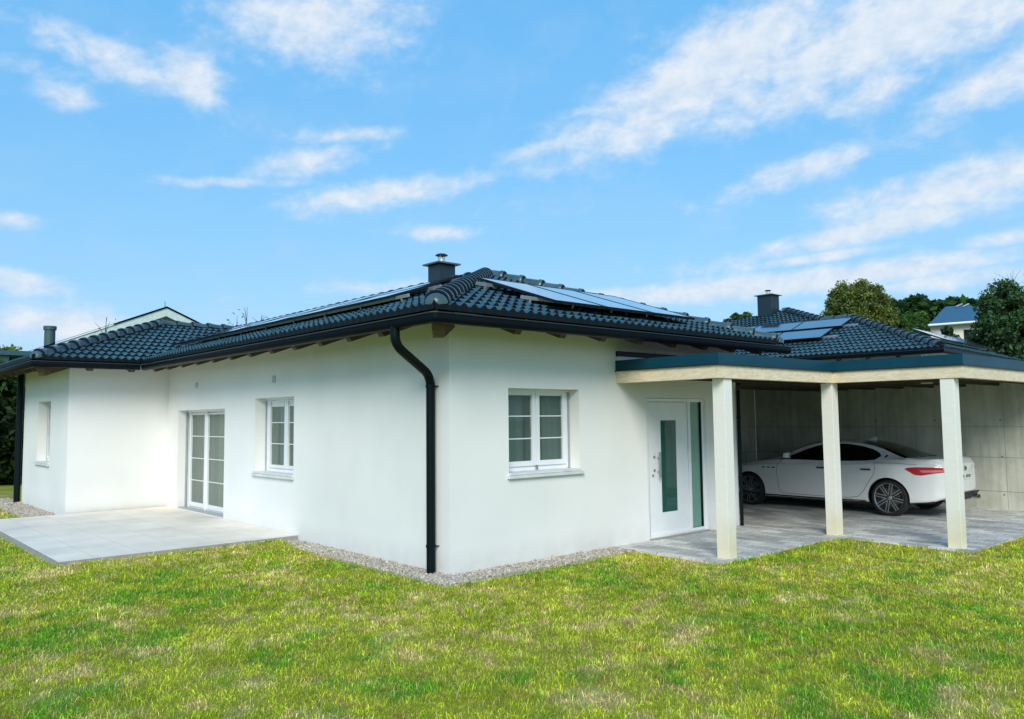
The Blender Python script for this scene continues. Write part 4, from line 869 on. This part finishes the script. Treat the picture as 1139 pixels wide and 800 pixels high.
# blue-roofed house far right
D = 62.0; b0 = at_depth(1032, 362, D); b1 = at_depth(1100, 357, D); t0 = at_depth(1052, 341, D+4); t1 = at_depth(1104, 338.5, D+4)
bh = thing('blue_roofed_house', 'distant cream house with steep blue grey roof between the trees', 'house', (b0.x, b0.y, 0))
def bch(o): o.parent = bh; o.matrix_parent_inverse = Matrix.Translation((-b0.x, -b0.y, 0)); return o
dn = Vector((fw.x, fw.y, 0)).normalized()
bch(MB().add([b0, b1, t1, t0, b0+dn*8+rt*5, b1+dn*8], [(0, 1, 2, 3), (3, 2, 5, 4)]).build('roof', m_bl))
bw = b0+rt*.5+dn*.6; bw1 = b1+dn*.6
bch(MB().add([(bw.x, bw.y, -.1), (bw1.x, bw1.y, -.1), (bw1.x, bw1.y, b1.z-.02), (bw.x, bw.y, b0.z-.02), (bw.x+dn.x*6.5+rt.x*5, bw.y+dn.y*6.5+rt.y*5, -.1), (bw.x+dn.x*6.5+rt.x*5, bw.y+dn.y*6.5+rt.y*5, b0.z-.02), (t0.x+rt.x*.8, t0.y+rt.y*.8, t0.z-.3)], [(0, 1, 2, 3), (0, 3, 6, 5, 4)]).build('wall', plain('cream_render', (.74, .70, .58), .8, var=.05)))
gm = MB().tube([b0-dn*.05, b1-dn*.05], .09, 8); bch(gm.build('gutter', M['white']))
for k in range(2):
    p = b0*.35+b1*.65 if k else b0*.72+b1*.28; p = p+dn*.57
    bch(MB().obox(p-Vector((0, 0, 1.7)), rt*.9, dn*-.06, Vector((0, 0, 1.2))).build('window', M['pipe']))
for k in range(2):
    p = (t0*.82+t1*.18)*(1-.0)+(b0-t0)*(.12+.0*k); q = p+rt*(.3+.55*k)+Vector((0, 0, .12)); bch(MB().bar(q, q+rt*.3+(t0-b0).normalized()*.9, .12, .08).build('skylight', M['alu']))

# ------------------------------------------------------------------ vegetation
def leaves(centers, sizes, cols, droop=0.0, aspect=1.6):
    n = len(centers); nr = RNG.standard_normal((n, 3)); nr[:, 2] = np.abs(nr[:, 2])+.25; nr /= np.linalg.norm(nr, axis=1)[:, None]
    a = np.cross(nr, RNG.standard_normal((n, 3))); a /= np.linalg.norm(a, axis=1)[:, None]+1e-9; b = np.cross(nr, a); s = sizes[:, None]
    V = np.stack([centers-a*s*aspect*.5, centers+b*s*.42+nr*s*.06, centers+a*s*aspect*.5-np.array((0, 0, 1))*s*droop, centers-b*s*.42+nr*s*.06], 1)
    return V.reshape(-1, 3), np.repeat(cols, 4, 0)
def tree(name, label, cat, base, H, rw, trunk_h, c1, c2, n=9000, leaf=.16, shape='round', group=None, clumps=46, lobes=.28, c3=None):
    base = Vector(base); t = thing(name, label, cat, base, group)
    tr = MB(); top = H*.8
    pts = [Vector((.12*math.sin(k*1.3)*k/6*H*.05, .1*math.cos(k*1.7)*k/6*H*.05, top*k/6)) for k in range(7)]
    r0 = max(.05, H*.022); tr.tube(pts, [r0*(1-.8*k/6) for k in range(7)], 9)
    cl = []
    for k in range(clumps):
        while True:
            p = RNG.uniform(-1, 1, 3)
            if shape == 'cone': 
                hz = (p[2]+1)/2; rr = (1-hz)**.75
                if math.hypot(p[0], p[1]) < rr: break
            elif shape == 'dome':
                if .55 < np.linalg.norm(p) < .92: break
            elif np.linalg.norm(p) < 1 and (np.linalg.norm(p) > .45): break
        z = trunk_h+(H-trunk_h)*(p[2]+1)/2
        if shape == 'egg': f = 1.0-.35*max(0, p[2]); p = np.array((p[0]*f, p[1]*f, p[2]))
        cl.append((p[0]*rw, p[1]*rw, z))
    cl = np.array(cl)
    for k in range(0, len(cl), max(1, len(cl)//14)):
        c = Vector(cl[k]); st = pts[min(6, max(1, int(c.z/top*6)-1))]
        tr.tube([st, (st+c)/2+Vector((0, 0, .05*H)), c], [r0*.35, r0*.2, r0*.06], 5)
    tr.build('trunk', M['bark'], t, True)
    w = RNG.uniform(.6, 1.3, len(cl)); idx = RNG.choice(len(cl), n, p=w/w.sum()); R_ = rw*lobes*RNG.uniform(.75, 1.35, len(cl))
    d = RNG.standard_normal((n, 3)); d /= np.linalg.norm(d, axis=1)[:, None]; d *= (RNG.random(n)**.5)[:, None]
    P = cl[idx]+d*(R_[idx])[:, None]*np.array((1, 1, .85 if shape != 'cone' else 1.25))
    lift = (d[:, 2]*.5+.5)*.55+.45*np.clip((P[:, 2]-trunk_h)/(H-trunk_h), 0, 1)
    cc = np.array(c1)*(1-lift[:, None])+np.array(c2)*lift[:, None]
    if c3 is not None:
        mk = ((P@np.array((*rt,)))/rw*.28+fbm2(P[:, 0]*1.0+P[:, 1]*.7, P[:, 2], 1.0/max(rw, .5)*2.2, 171, 3) > .56)[:, None]; cc = np.where(mk, cc*.35+np.array(c3)*.65, cc)
    cc = cc*(.72+.56*RNG.random(len(cl)))[idx][:, None]*RNG.lognormal(0, .22, (n, 1))
    V, Cc = leaves(P, leaf*RNG.uniform(.6, 1.35, n), cc, .25); nq = len(V)//4
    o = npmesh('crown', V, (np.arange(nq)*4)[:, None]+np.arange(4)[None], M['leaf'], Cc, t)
    return t
def gpos(u, d): p = at_depth(u, 455, d); return Vector((p.x, p.y, -.09))
def ztop(u, v, d): return at_depth(u, v, d).z+.09
# big rounded tree behind the neighbouring roof
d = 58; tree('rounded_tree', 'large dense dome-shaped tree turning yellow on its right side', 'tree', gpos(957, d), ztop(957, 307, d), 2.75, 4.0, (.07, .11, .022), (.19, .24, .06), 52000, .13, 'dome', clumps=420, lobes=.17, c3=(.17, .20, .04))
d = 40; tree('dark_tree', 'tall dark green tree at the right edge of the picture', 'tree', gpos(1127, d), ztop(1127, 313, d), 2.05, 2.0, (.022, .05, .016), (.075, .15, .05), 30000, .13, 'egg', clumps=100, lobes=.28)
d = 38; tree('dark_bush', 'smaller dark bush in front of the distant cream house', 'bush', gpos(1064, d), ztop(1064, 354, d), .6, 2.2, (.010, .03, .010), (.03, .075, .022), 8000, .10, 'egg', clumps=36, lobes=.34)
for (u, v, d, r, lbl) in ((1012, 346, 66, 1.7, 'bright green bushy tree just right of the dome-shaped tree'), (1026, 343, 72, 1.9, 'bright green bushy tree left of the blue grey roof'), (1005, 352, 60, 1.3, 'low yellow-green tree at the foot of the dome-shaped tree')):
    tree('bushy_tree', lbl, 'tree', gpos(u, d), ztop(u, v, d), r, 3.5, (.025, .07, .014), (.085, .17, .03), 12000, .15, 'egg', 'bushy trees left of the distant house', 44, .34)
d = 52; tree('small_tree', 'small leafy treetop peeping over the left end of the neighbouring roof', 'tree', gpos(824, d), ztop(824, 343, d), .95, 5.6, (.04, .075, .02), (.10, .16, .05), 1800, .2, 'round', clumps=18, lobes=.36)
# far wood on the skyline
def wood():
    n = 26000; u = RNG.uniform(985, 1139+160, n); d = RNG.uniform(95, 130, n); P = np.zeros((n, 3)); C_, f_, r_, u_ = map(np.array, (C0, fw, rt2, up2))
    top = 337+4*(vnoise(u, u*0, .09, 5)-.5)*2-5*vnoise(u, u*0, .25, 9); v = top+RNG.random(n)**1.6*60
    dirs = f_+r_*((u-569.5)/FPX)[:, None]+u_*((400-v)/FPX)[:, None]; P = C_+dirs*d[:, None]
    cc = np.array((.03, .075, .018))*RNG.lognormal(0, .4, (n, 1)); V, Cc = leaves(P, RNG.uniform(.4, 1.0, n), cc)
    return tag(npmesh('far_wood', V, (np.arange(len(V)//4)*4)[:, None]+np.arange(4)[None], M['leaf'], Cc), 'distant green wood along the skyline behind the cream house', 'wood', kind='stuff')
wood()
# hedge trees beyond the annex on the left edge
for (u, v, d, r, lbl, c) in ((-6, 405, 26, 1.35, 'dark green hedge tree nearest the annex downpipe', 0), (-40, 392, 28, 1.8, 'dark green hedge tree cut by the left edge', 0), (18, 424, 30, 1.1, 'dark green hedge tree half hidden by the annex downpipe', 0), (4, 380, 33, 1.0, 'yellow-green treetop at the left edge above the hedge', 1)):
    tree('hedge_tree', lbl, 'tree', gpos(u, d), ztop(u, v, d), r, .15, (.008, .022, .006) if not c else (.05, .09, .01), (.035, .075, .014) if not c else (.22, .26, .03), 9000, .15, 'egg', 'trees of the hedge at the left edge', 60, .36)
# bare twigs above the roof line
def sapling(label, u, v0, v1, d, spread, n=9, leafy=40):
    b = at_depth(u, v0, d); t0 = at_depth(u, v1, d); base = Vector((b.x, b.y, -.09)); t = thing('sapling', label, 'sapling', base, 'bare saplings above the roofs'); m = MB(); tops = []
    Hh = t0.z+.09; m.tube([(0, 0, 0), (0, 0, Hh*.75), (.03, .02, Hh)], [.05, .025, .006], 6)
    for k in range(n):
        a = random.uniform(0, 6.28); z = Hh*random.uniform(.8, .97); r = spread*random.uniform(.4, 1); e = Vector((math.cos(a)*r, math.sin(a)*r, min(Hh, z+random.uniform(.2, .6)*spread*1.6)))
        m.tube([(0, 0, z-.3), tuple(Vector((0, 0, z-.1))*.5+e*.5), tuple(e)], [.014, .009, .004], 5); tops.append(e)
    m.build('trunk', M['bark'], t, True)
    P = np.array([tops[i % len(tops)]*random.uniform(.8, 1)+Vector((random.gauss(0, .12), random.gauss(0, .12), random.gauss(0, .15)))-Vector((0, 0, .0)) for i in range(leafy)])
    P[:, 2] = np.clip(P[:, 2], Hh*.72, Hh*1.02)
    V, Cc = leaves(P, RNG.uniform(.05, .10, len(P)), np.array((.06, .08, .03))*RNG.lognormal(0, .3, (len(P), 1)))
    npmesh('crown', V, (np.arange(len(V)//4)*4)[:, None]+np.arange(4)[None], M['leaf'], Cc, t)
sapling('thin sapling with sparse leaves rising highest above the left roof slope', 274, 360, 341, 30, .35, 7, 40)
sapling('thin sapling left of the highest one above the left roof slope', 263, 362, 351, 31, .35, 6, 30)
sapling('thin sapling right of the highest one above the left roof slope', 290, 358, 350, 32, .4, 6, 30)
sapling('bare sapling in front of the verge of the pale gabled house', 117, 372, 353, 29, .4, 7, 14)
sapling('bare sapling rising above the dark tree at the right edge', 1126, 330, 303, 46, 1.0, 16, 60)

# ------------------------------------------------------------------ the car
def make_car():
    root = thing('car', 'white four-door sports saloon parked nose-in under the carport', 'car', (10.40, .150, .004))
    def cr(tab):
        s = np.array([a for a, b in tab]); v = np.array([b for a, b in tab]); m = np.gradient(v, s)
        for i in range(1, len(s)-1):
            if (v[i]-v[i-1])*(v[i+1]-v[i]) <= 0: m[i] *= .15
        def f(x):
            x = np.clip(x, s[0], s[-1]); i = np.clip(np.searchsorted(s, x)-1, 0, len(s)-2); h = s[i+1]-s[i]; t = (x-s[i])/h
            return (2*t**3-3*t**2+1)*v[i]+(t**3-2*t**2+t)*h*m[i]+(-2*t**3+3*t**2)*v[i+1]+(t**3-t**2)*h*m[i+1]
        return f
    W = cr([(0,.40),(.05,.58),(.15,.74),(.4,.88),(.8,.945),(1.3,.955),(2.0,.955),(2.8,.958),(3.4,.968),(3.93,.978),(4.3,.945),(4.6,.875),(4.8,.785),(4.92,.66),(4.97,.52)])
    zb = cr([(0,.34),(.15,.22),(.5,.19),(1.4,.185),(3.3,.20),(4.4,.24),(4.75,.30),(4.92,.40),(4.97,.50)])
    zs = cr([(0,.56),(.15,.66),(.4,.75),(.9,.855),(1.5,.915),(2.2,.935),(3.0,.955),(3.6,.985),(4.0,.995),(4.5,.99),(4.85,.96),(4.97,.90)])
    zbelt = cr([(0,.60),(.15,.70),(.4,.79),(.9,.905),(1.5,.985),(2.2,1.0),(3.0,1.015),(3.6,1.04),(4.0,1.055),(4.5,1.06),(4.85,1.05),(4.97,.96)])
    wbelt = cr([(0,.34),(.15,.62),(.4,.77),(.9,.84),(1.5,.865),(2.2,.87),(3.0,.875),(3.6,.865),(4.0,.855),(4.5,.80),(4.85,.68),(4.97,.50)])
    ze = cr([(0,.62),(.15,.72),(.4,.81),(.9,.93),(1.45,1.02),(1.62,1.07),(1.9,1.20),(2.2,1.315),(2.5,1.37),(2.8,1.385),(3.1,1.375),(3.4,1.335),(3.7,1.26),(4.0,1.155),(4.25,1.085),(4.5,1.08),(4.85,1.085),(4.97,.98)])
    le = cr([(0,.25),(.15,.50),(.4,.62),(.9,.68),(1.45,.745),(1.7,.72),(2.0,.66),(2.4,.60),(2.8,.585),(3.2,.575),(3.6,.575),(4.0,.62),(4.25,.68),(4.5,.68),(4.85,.58),(4.97,.40)])
    zt = cr([(0,.635),(.15,.735),(.4,.825),(.9,.95),(1.35,1.015),(1.55,1.06),(1.85,1.22),(2.15,1.345),(2.45,1.41),(2.75,1.43),(3.05,1.422),(3.35,1.385),(3.65,1.31),(3.95,1.215),(4.2,1.125),(4.35,1.105),(4.6,1.112),(4.85,1.115),(4.97,1.0)])
    S_ = 2.485
    def section(s):
        w = W(s); b = zb(s); sh = zs(s); zbt_ = zbelt(s); wb = min(wbelt(s), w-.015); e = ze(s); l = min(le(s), wb-.02); t = zt(s)
        mid = b+(sh-b)*.45
        C = [(0, b+.0), (.55*w, b), (w-.11, b+.012), (w-.028, b+.055), (w-.012, b+.14), (w, mid), (w-.006, mid+(sh-mid)*.55), (w-.022, sh-.03), (w-.05, sh+.012), (wb+.012, zbt_-.006), (wb-.006, zbt_+.012), (wb*.62+l*.38, zbt_*.6+e*.4), (l+.03, e-.03), (l-.012, e+.004), (l*.80, e+(t-e)*.45), (l*.45, t-(t-e)*.14), (0, t)]
        return np.array(C)
    def dense(C, m=4):
        out = []
        for i in range(len(C)-1):
            p0, p1, p2, p3 = C[max(i-1, 0)], C[i], C[i+1], C[min(i+2, len(C)-1)]
            for k in range(m):
                t = k/m; a = .5*((2*p1)+(p2-p0)*t+(2*p0-5*p1+4*p2-p3)*t*t+(3*p1-p0-3*p2+p3)*t**3); lin = p1*(1-t)+p2*t; out.append(a*.6+lin*.4)
        out.append(C[-1]); return np.array(out)
    ss = np.unique(np.concatenate([np.linspace(0, .3, 10), np.linspace(.3, 4.6, 90), np.linspace(4.6, 4.97, 16)]))
    secs = [dense(section(s)) for s in ss]; K = len(secs[0]); mb = MB()
    ring = []
    for s, c in zip(ss, secs):
        pts = [(-a, S_-s, z) for a, z in c]+[(a, S_-s, z) for a, z in c[-2:0:-1]]; ring.append(pts)
    n = len(ring[0]); vs = [p for r in ring for p in r]
    fs = [(i*n+k, i*n+(k+1) % n, (i+1)*n+(k+1) % n, (i+1)*n+k) for i in range(len(ss)-1) for k in range(n)]
    fs += [tuple(range(n)), tuple((len(ss)-1)*n+k for k in reversed(range(n)))]
    paint = plain('white_car_paint', (.87, .87, .855), .22, var=.015, coat=1)
    body = MB().add(vs, fs).build('body', paint, root)
    # wheel wells
    cut = MB()
    for s in (.93, 3.93):
        for sd in (-1, 1): cut.lathe((sd*.64, S_-s, .345), (sd, 0, 0), [(0, 0), (.385, 0), (.385, .5), (0, .5)], 44)
    co = cut.build('cutter', None, root); bpy.context.view_layer.update(); md = body.modifiers.new('wells', 'BOOLEAN'); md.object = co; md.operation = 'DIFFERENCE'; md.solver = 'EXACT'
    dg = bpy.context.evaluated_depsgraph_get(); me = bpy.data.meshes.new_from_object(body.evaluated_get(dg)); body.modifiers.clear(); body.data = me; bpy.data.objects.remove(co)
    me.materials.clear(); black = plain('black_plastic', (.012, .012, .013), .5); me.materials.append(paint); me.materials.append(black)
    for p in me.polygons:
        c = p.center
        inwell = any(math.hypot(c.y-(S_-s), c.z-.345) < .3849 and abs(c.x) < .955 for s in (.93, 3.93)) and abs(p.normal.x) < .999 and any(abs(math.hypot(me.vertices[v].co.y-(S_-s), me.vertices[v].co.z-.345)-.385) < .002 for v in p.vertices for s in (.93, 3.93)) and p.normal.z < .3 and abs(p.normal.x) < .3
        flat = abs(abs(c.x)-.64) < .002 and abs(p.normal.x) > .98
        p.material_index = 1 if (inwell or flat or (p.normal.z < -.75)) else 0
    me.shade_smooth(); me.set_sharp_from_angle(angle=R(38))
    # surface lookups
    _cache = {}
    def dsec(s):
        k = round(float(s), 3)
        if k not in _cache: _cache[k] = dense(section(k), 8)
        return _cache[k]
    def side(s, z):
        c = dsec(s); a = c[:, 0]; zz = c[:, 1]; i0 = int(np.argmax(a)*.5); 
        j = np.where((zz[:-1] <= z) & (zz[1:] >= z) & (np.arange(len(zz)-1) > 6))[0]
        if len(j) == 0: return float(a.max())
        j = j[0]; t = (z-zz[j])/max(zz[j+1]-zz[j], 1e-6); return float(a[j]*(1-t)+a[j+1]*t)
    def top(s, lat):
        c = dsec(s); h = len(c)//2; a = c[h:, 0][::-1]; zz = c[h:, 1][::-1]; return float(np.interp(abs(lat), a, zz))
    def decal(name, poly, mat, parent=None, sd=-1, off=.004, mode='side', n=26, smooth=True, dens=.05):
        """patch lying on the body surface; polygon in (s, z) for the side or (s, lateral) for the top"""
        bm = bmesh.new(); f = bm.faces.new([bm.verts.new((a, b, 0)) for a, b in poly])
        a0, a1 = min(p[0] for p in poly), max(p[0] for p in poly); b0, b1 = min(p[1] for p in poly), max(p[1] for p in poly)
        for x in np.arange(a0+dens, a1, dens): bmesh.ops.bisect_plane(bm, geom=bm.verts[:]+bm.edges[:]+bm.faces[:], plane_co=(x, 0, 0), plane_no=(1, 0, 0))
        for y in np.arange(b0+dens, b1, dens): bmesh.ops.bisect_plane(bm, geom=bm.verts[:]+bm.edges[:]+bm.faces[:], plane_co=(0, y, 0), plane_no=(0, 1, 0))
        for v in bm.verts:
            s, q = v.co.x, v.co.y
            if mode == 'side': v.co = (sd*(side(s, q)+off), S_-s, q)
            else: v.co = (q, S_-s, top(s, q)+off)
        bmesh.ops.recalc_face_normals(bm, faces=bm.faces); me = bpy.data.meshes.new(name); bm.to_mesh(me); bm.free()
        return link(name, me, mat, parent or root, smooth, 60)
    cg = plain('dark_car_glass', (.004, .005, .005), .06, spec=.32); lamp = plain('red_tail_lamp', (.55, .004, .006), .25, coat=.2, spec=.3); lamp2 = plain('pale_tail_lamp', (.80, .22, .20), .2, coat=.2, spec=.3)
    seam = plain('panel_gap', (.10, .10, .10), .6); chrome = plain('chrome', (.55, .55, .55), .15, 1.0)
    fdoor = [(1.74,1.022),(1.95,1.11),(2.15,1.20),(2.40,1.284),(2.68,1.336),(2.72,1.336),(2.72,1.028)]
    rdoor = [(2.78,1.030),(2.78,1.338),(3.05,1.33),(3.30,1.292),(3.52,1.235),(3.66,1.165),(3.70,1.125),(3.63,1.07),(3.50,1.050),(3.2,1.036)]
    for sd in (-1, 1):
        pil = decal('window_surround', [(1.66,1.012),(1.95,1.128),(2.15,1.218),(2.40,1.302),(2.70,1.352),(3.06,1.346),(3.32,1.308),(3.55,1.248),(3.70,1.175),(3.745,1.125),(3.66,1.055),(3.50,1.036),(3.2,1.020),(2.75,1.012)], cg if 0 else plain('gloss_black', (.008,.008,.009), .2, spec=.3), root, sd, .003)
        decal('side_window', fdoor, cg, root, sd, .006); decal('side_window', rdoor, cg, root, sd, .006)
        # door gaps
        def strip(pts, w=.008, nm='door_gap', mat=seam, off=.0035):
            m = MB(); P = []
            for i, (s, z) in enumerate(pts):
                a = pts[max(i-1, 0)]; b = pts[min(i+1, len(pts)-1)]; dxx, dzz = b[0]-a[0], b[1]-a[1]; l = math.hypot(dxx, dzz); ns, nz = -dzz/l*w/2, dxx/l*w/2
                for e in (-1, 1): P.append((sd*(side(s+e*ns, z+e*nz)+off), S_-(s+e*ns), z+e*nz))
            return m.add(P, [(2*i, 2*i+1, 2*i+3, 2*i+2) for i in range(len(pts)-1)]).build(nm, mat, root)
        def lerp(pts, k=6): return [(pts[i][0]+(pts[i+1][0]-pts[i][0])*j/k, pts[i][1]+(pts[i+1][1]-pts[i][1])*j/k) for i in range(len(pts)-1) for j in range(k)]+[pts[-1]]
        strip(lerp([(1.70,1.0),(1.62,.93),(1.60,.80),(1.62,.55),(1.66,.36),(1.72,.31),(2.2,.300),(2.74,.300)]))
        strip(lerp([(2.75,1.0),(2.75,.30)])); strip(lerp([(2.76,.300),(3.15,.305),(3.35,.34),(3.46,.45),(3.56,.62),(3.66,.76),(3.70,.9),(3.66,1.04)]))
        strip(lerp([(3.70,1.0),(4.1,1.003),(4.45,.985)]), .006, 'trunk_gap')
        strip(lerp([(.5,.30),(1.3,.255),(2.4,.25),(3.5,.262)]), .03, 'sill_trim', black, .004)
        for s0 in (2.50, 3.42):
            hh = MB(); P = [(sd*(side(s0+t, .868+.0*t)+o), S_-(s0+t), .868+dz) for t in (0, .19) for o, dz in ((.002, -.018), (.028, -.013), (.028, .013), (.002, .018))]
            hh.add(P, [(0,1,5,4),(1,2,6,5),(2,3,7,6),(0,3,2,1),(4,5,6,7)]).build('door_handle', plain('dark_door_handle', (.10, .10, .10), .35, .5), root)  # handles in dark grey
        for k in range(3): decal('side_vent', [(1.24+k*.115,.845),(1.33+k*.115,.842),(1.318+k*.115,.818),(1.255+k*.115,.822)], black, root, sd, .004, dens=.08)
        L = decal('tail_lamp', [(4.24,.905),(4.30,.93),(4.45,.945),(4.70,.945),(4.93,.93),(4.955,.90),(4.93,.86),(4.72,.83),(4.52,.79),(4.42,.80)], lamp, root, sd, .006)
        decal('lamp_lens', [(4.50,.885),(4.70,.895),(4.94,.895),(4.93,.868),(4.72,.850),(4.54,.845)], lamp2, L, sd, .010)
        decal('head_lamp', [(.10,.64),(.30,.72),(.62,.80),(.60,.75),(.34,.65),(.14,.60)], plain('head_lamp_glass', (.3, .32, .33), .08, coat=1), root, sd, .005)
        # pillar emblem: small oval with a three-pronged mark
        a = [(3.835+.022*math.cos(t), 1.125+.026*math.sin(t)) for t in np.linspace(0, 2*math.pi, 13)[:-1]]
        em = decal('emblem', a, chrome, root, sd, .004, dens=.2)
        mk = MB()
        for e in (-1, 0, 1): strip([(3.835+e*.010, 1.112), (3.835+e*.010, 1.138)], .004, 'emblem_mark', black, .006).parent = em
        strip([(3.825, 1.118), (3.845, 1.118)], .004, 'emblem_mark', black, .0062).parent = em
        mr = MB(); rs = 1.86
        mx = side(rs, 1.03)
        mr.add([(sd*(mx+x), S_-(rs+y), 1.045+z) for x, y, z in ((.03,-.09,0),(.03,.03,-.0),(.21,.06,.0),(.235,-.03,.01),(.05,-.09,.11),(.05,.04,.115),(.20,.065,.115),(.225,-.03,.10))], [(0,1,2,3),(4,5,6,7),(0,1,5,4),(1,2,6,5),(2,3,7,6),(3,0,4,7)])
        mr.add([(sd*(mx+x), S_-(rs+y), 1.045+z) for x, y, z in ((-.03,-.05,-.02),(-.03,.01,-.02),(.06,.01,.01),(.06,-.05,.01),(-.03,-.05,.005),(-.03,.01,.005),(.06,.01,.03),(.06,-.05,.03))], [(0,1,2,3),(4,5,6,7),(0,1,5,4),(1,2,6,5),(2,3,7,6),(3,0,4,7)])
        mr.build('wing_mirror', paint, root, True, bevel=.012)
    decal('rear_window', [(3.28,-.50),(3.27,0),(3.28,.50),(3.42,.545),(3.7,.575),(3.95,.625),(4.16,.685),(4.235,.66),(4.265,.50),(4.28,0),(4.265,-.50),(4.235,-.66),(4.16,-.685),(3.95,-.625),(3.7,-.575),(3.42,-.545)], cg, root, off=.010, mode='top', dens=.05)
    decal('windscreen', [(1.60,-.66),(1.58,-.4),(1.57,0),(1.58,.4),(1.60,.66),(1.85,.64),(2.18,.57),(2.22,.4),(2.235,0),(2.22,-.4),(2.18,-.57),(1.85,-.64)], cg, root, off=.010, mode='top', dens=.05)
    z0 = zt(3.28); MB().add([(-.012, S_-3.16, z0+.01), (.012, S_-3.16, z0+.01), (.016, S_-3.33, z0-.03), (-.016, S_-3.33, z0-.03), (0, S_-3.30, z0+.085), (0, S_-3.335, z0+.08)], [(0,1,4),(1,2,5,4),(2,3,5),(3,0,4,5)]).build('antenna_fin', paint, root)
    # boot lid lip, plate, rear emblem, lower valance, exhausts
    yb = S_-4.97-.004
    pl = MB().box(-.26, .26, yb-.012, yb, .70, .81).build('number_plate', plain('plate_white', (.75, .76, .75), .4), root); 
    for k in range(7):
        if k == 2: continue
        MB().box(-.20+k*.062, -.165+k*.062, yb-.0145, yb-.0125, .73, .785).build('plate_character', black, pl)
    re = MB().lathe((0, yb, .90), (0, -1, 0), [(0, .012), (.045, .012), (.05, 0)], 18).build('emblem', chrome, root, True)
    for e in (-1, 0, 1): MB().box(e*.02-.004, e*.02+.004, yb-.016, yb-.0125, .882, .925).build('emblem_mark', black, re)
    MB().box(-.021, .021, yb-.0165, yb-.0127, .885, .892).build('emblem_mark', black, re)
    va = MB().add([(sg*x, y, z) for sg in (1,) for x, y, z in ((-.74, yb+.10, .30), (.74, yb+.10, .30), (.70, yb+.005, .46), (-.70, yb+.005, .46), (-.74, yb+.30, .24), (.74, yb+.30, .24))], [(0,1,2,3),(4,5,1,0)]); va.build('rear_valance', black, root)
    for sd in (-1, 1):
        e = MB()
        for k in (0, 1): e.lathe((sd*(.52+.10*k), yb+.16, .335), (0, -1, 0), [(.035, 0), (.042, .0), (.042, .18), (.034, .18), (.034, .02)], 16)
        e.build('exhaust_pipe', chrome, root, True)
    # wheels
    tyre = plain('tyre_rubber', (.018, .018, .018), .8, bump=.3, bscale=80); alloy = plain('alloy_rim', (.42, .43, .44), .25, .9); dark = plain('dark_alloy', (.06, .06, .065), .4, .6)
    for s in (.93, 3.93):
        for sd in (-1, 1):
            c = Vector((sd*.70, S_-s, .345)); ax = (sd, 0, 0)
            tp = [(.275, 0), (.30, -.01), (.325, .0), (.340, .02), (.345, .06), (.345, .19), (.338, .228), (.318, .246), (.295, .25), (.278, .238), (.272, .2)]
            w = MB().lathe(c, ax, tp, 48).build('wheel', tyre, root, True, angle=50)
            rim = MB().lathe(c, ax, [(.268, .05), (.262, .20), (.262, .225), (.270, .237), (.279, .239), (.279, .225)], 48)
            o = c+Vector((sd*.215, 0, 0))
            for k in range(8):
                th_ = 2*math.pi*(k+.25)/8
                for e in (-1, 1):
                    a0_, a1_ = th_+e*.14, th_+e*.095; r0_, r1_ = .055, .266
                    P0 = o+Vector((0, math.cos(a0_ if 0 else th_+e*.42)*r0_, math.sin(th_+e*.42)*r0_)); P1 = o+Vector((sd*.006, math.cos(a1_)*r1_, math.sin(a1_)*r1_)); rim.bar(P0, P1, .019, .022, up=(sd, 0, 0))
            rim.lathe(o, ax, [(0, .018), (.034, .016), (.052, .006), (.062, -.03)], 24)
            rim.build('rim', alloy, w, True, angle=30)
            MB().lathe(c, ax, [(0, .12), (.262, .12), (.262, .06)], 40).build('wheel_barrel', dark, w, True)
            MB().lathe(c, ax, [(0, .145), (.185, .145), (.19, .135), (.19, .125)], 36).build('brake_disc', plain('brake_disc_steel', (.16, .16, .16), .35, .8), w, True)
    return root
make_car()
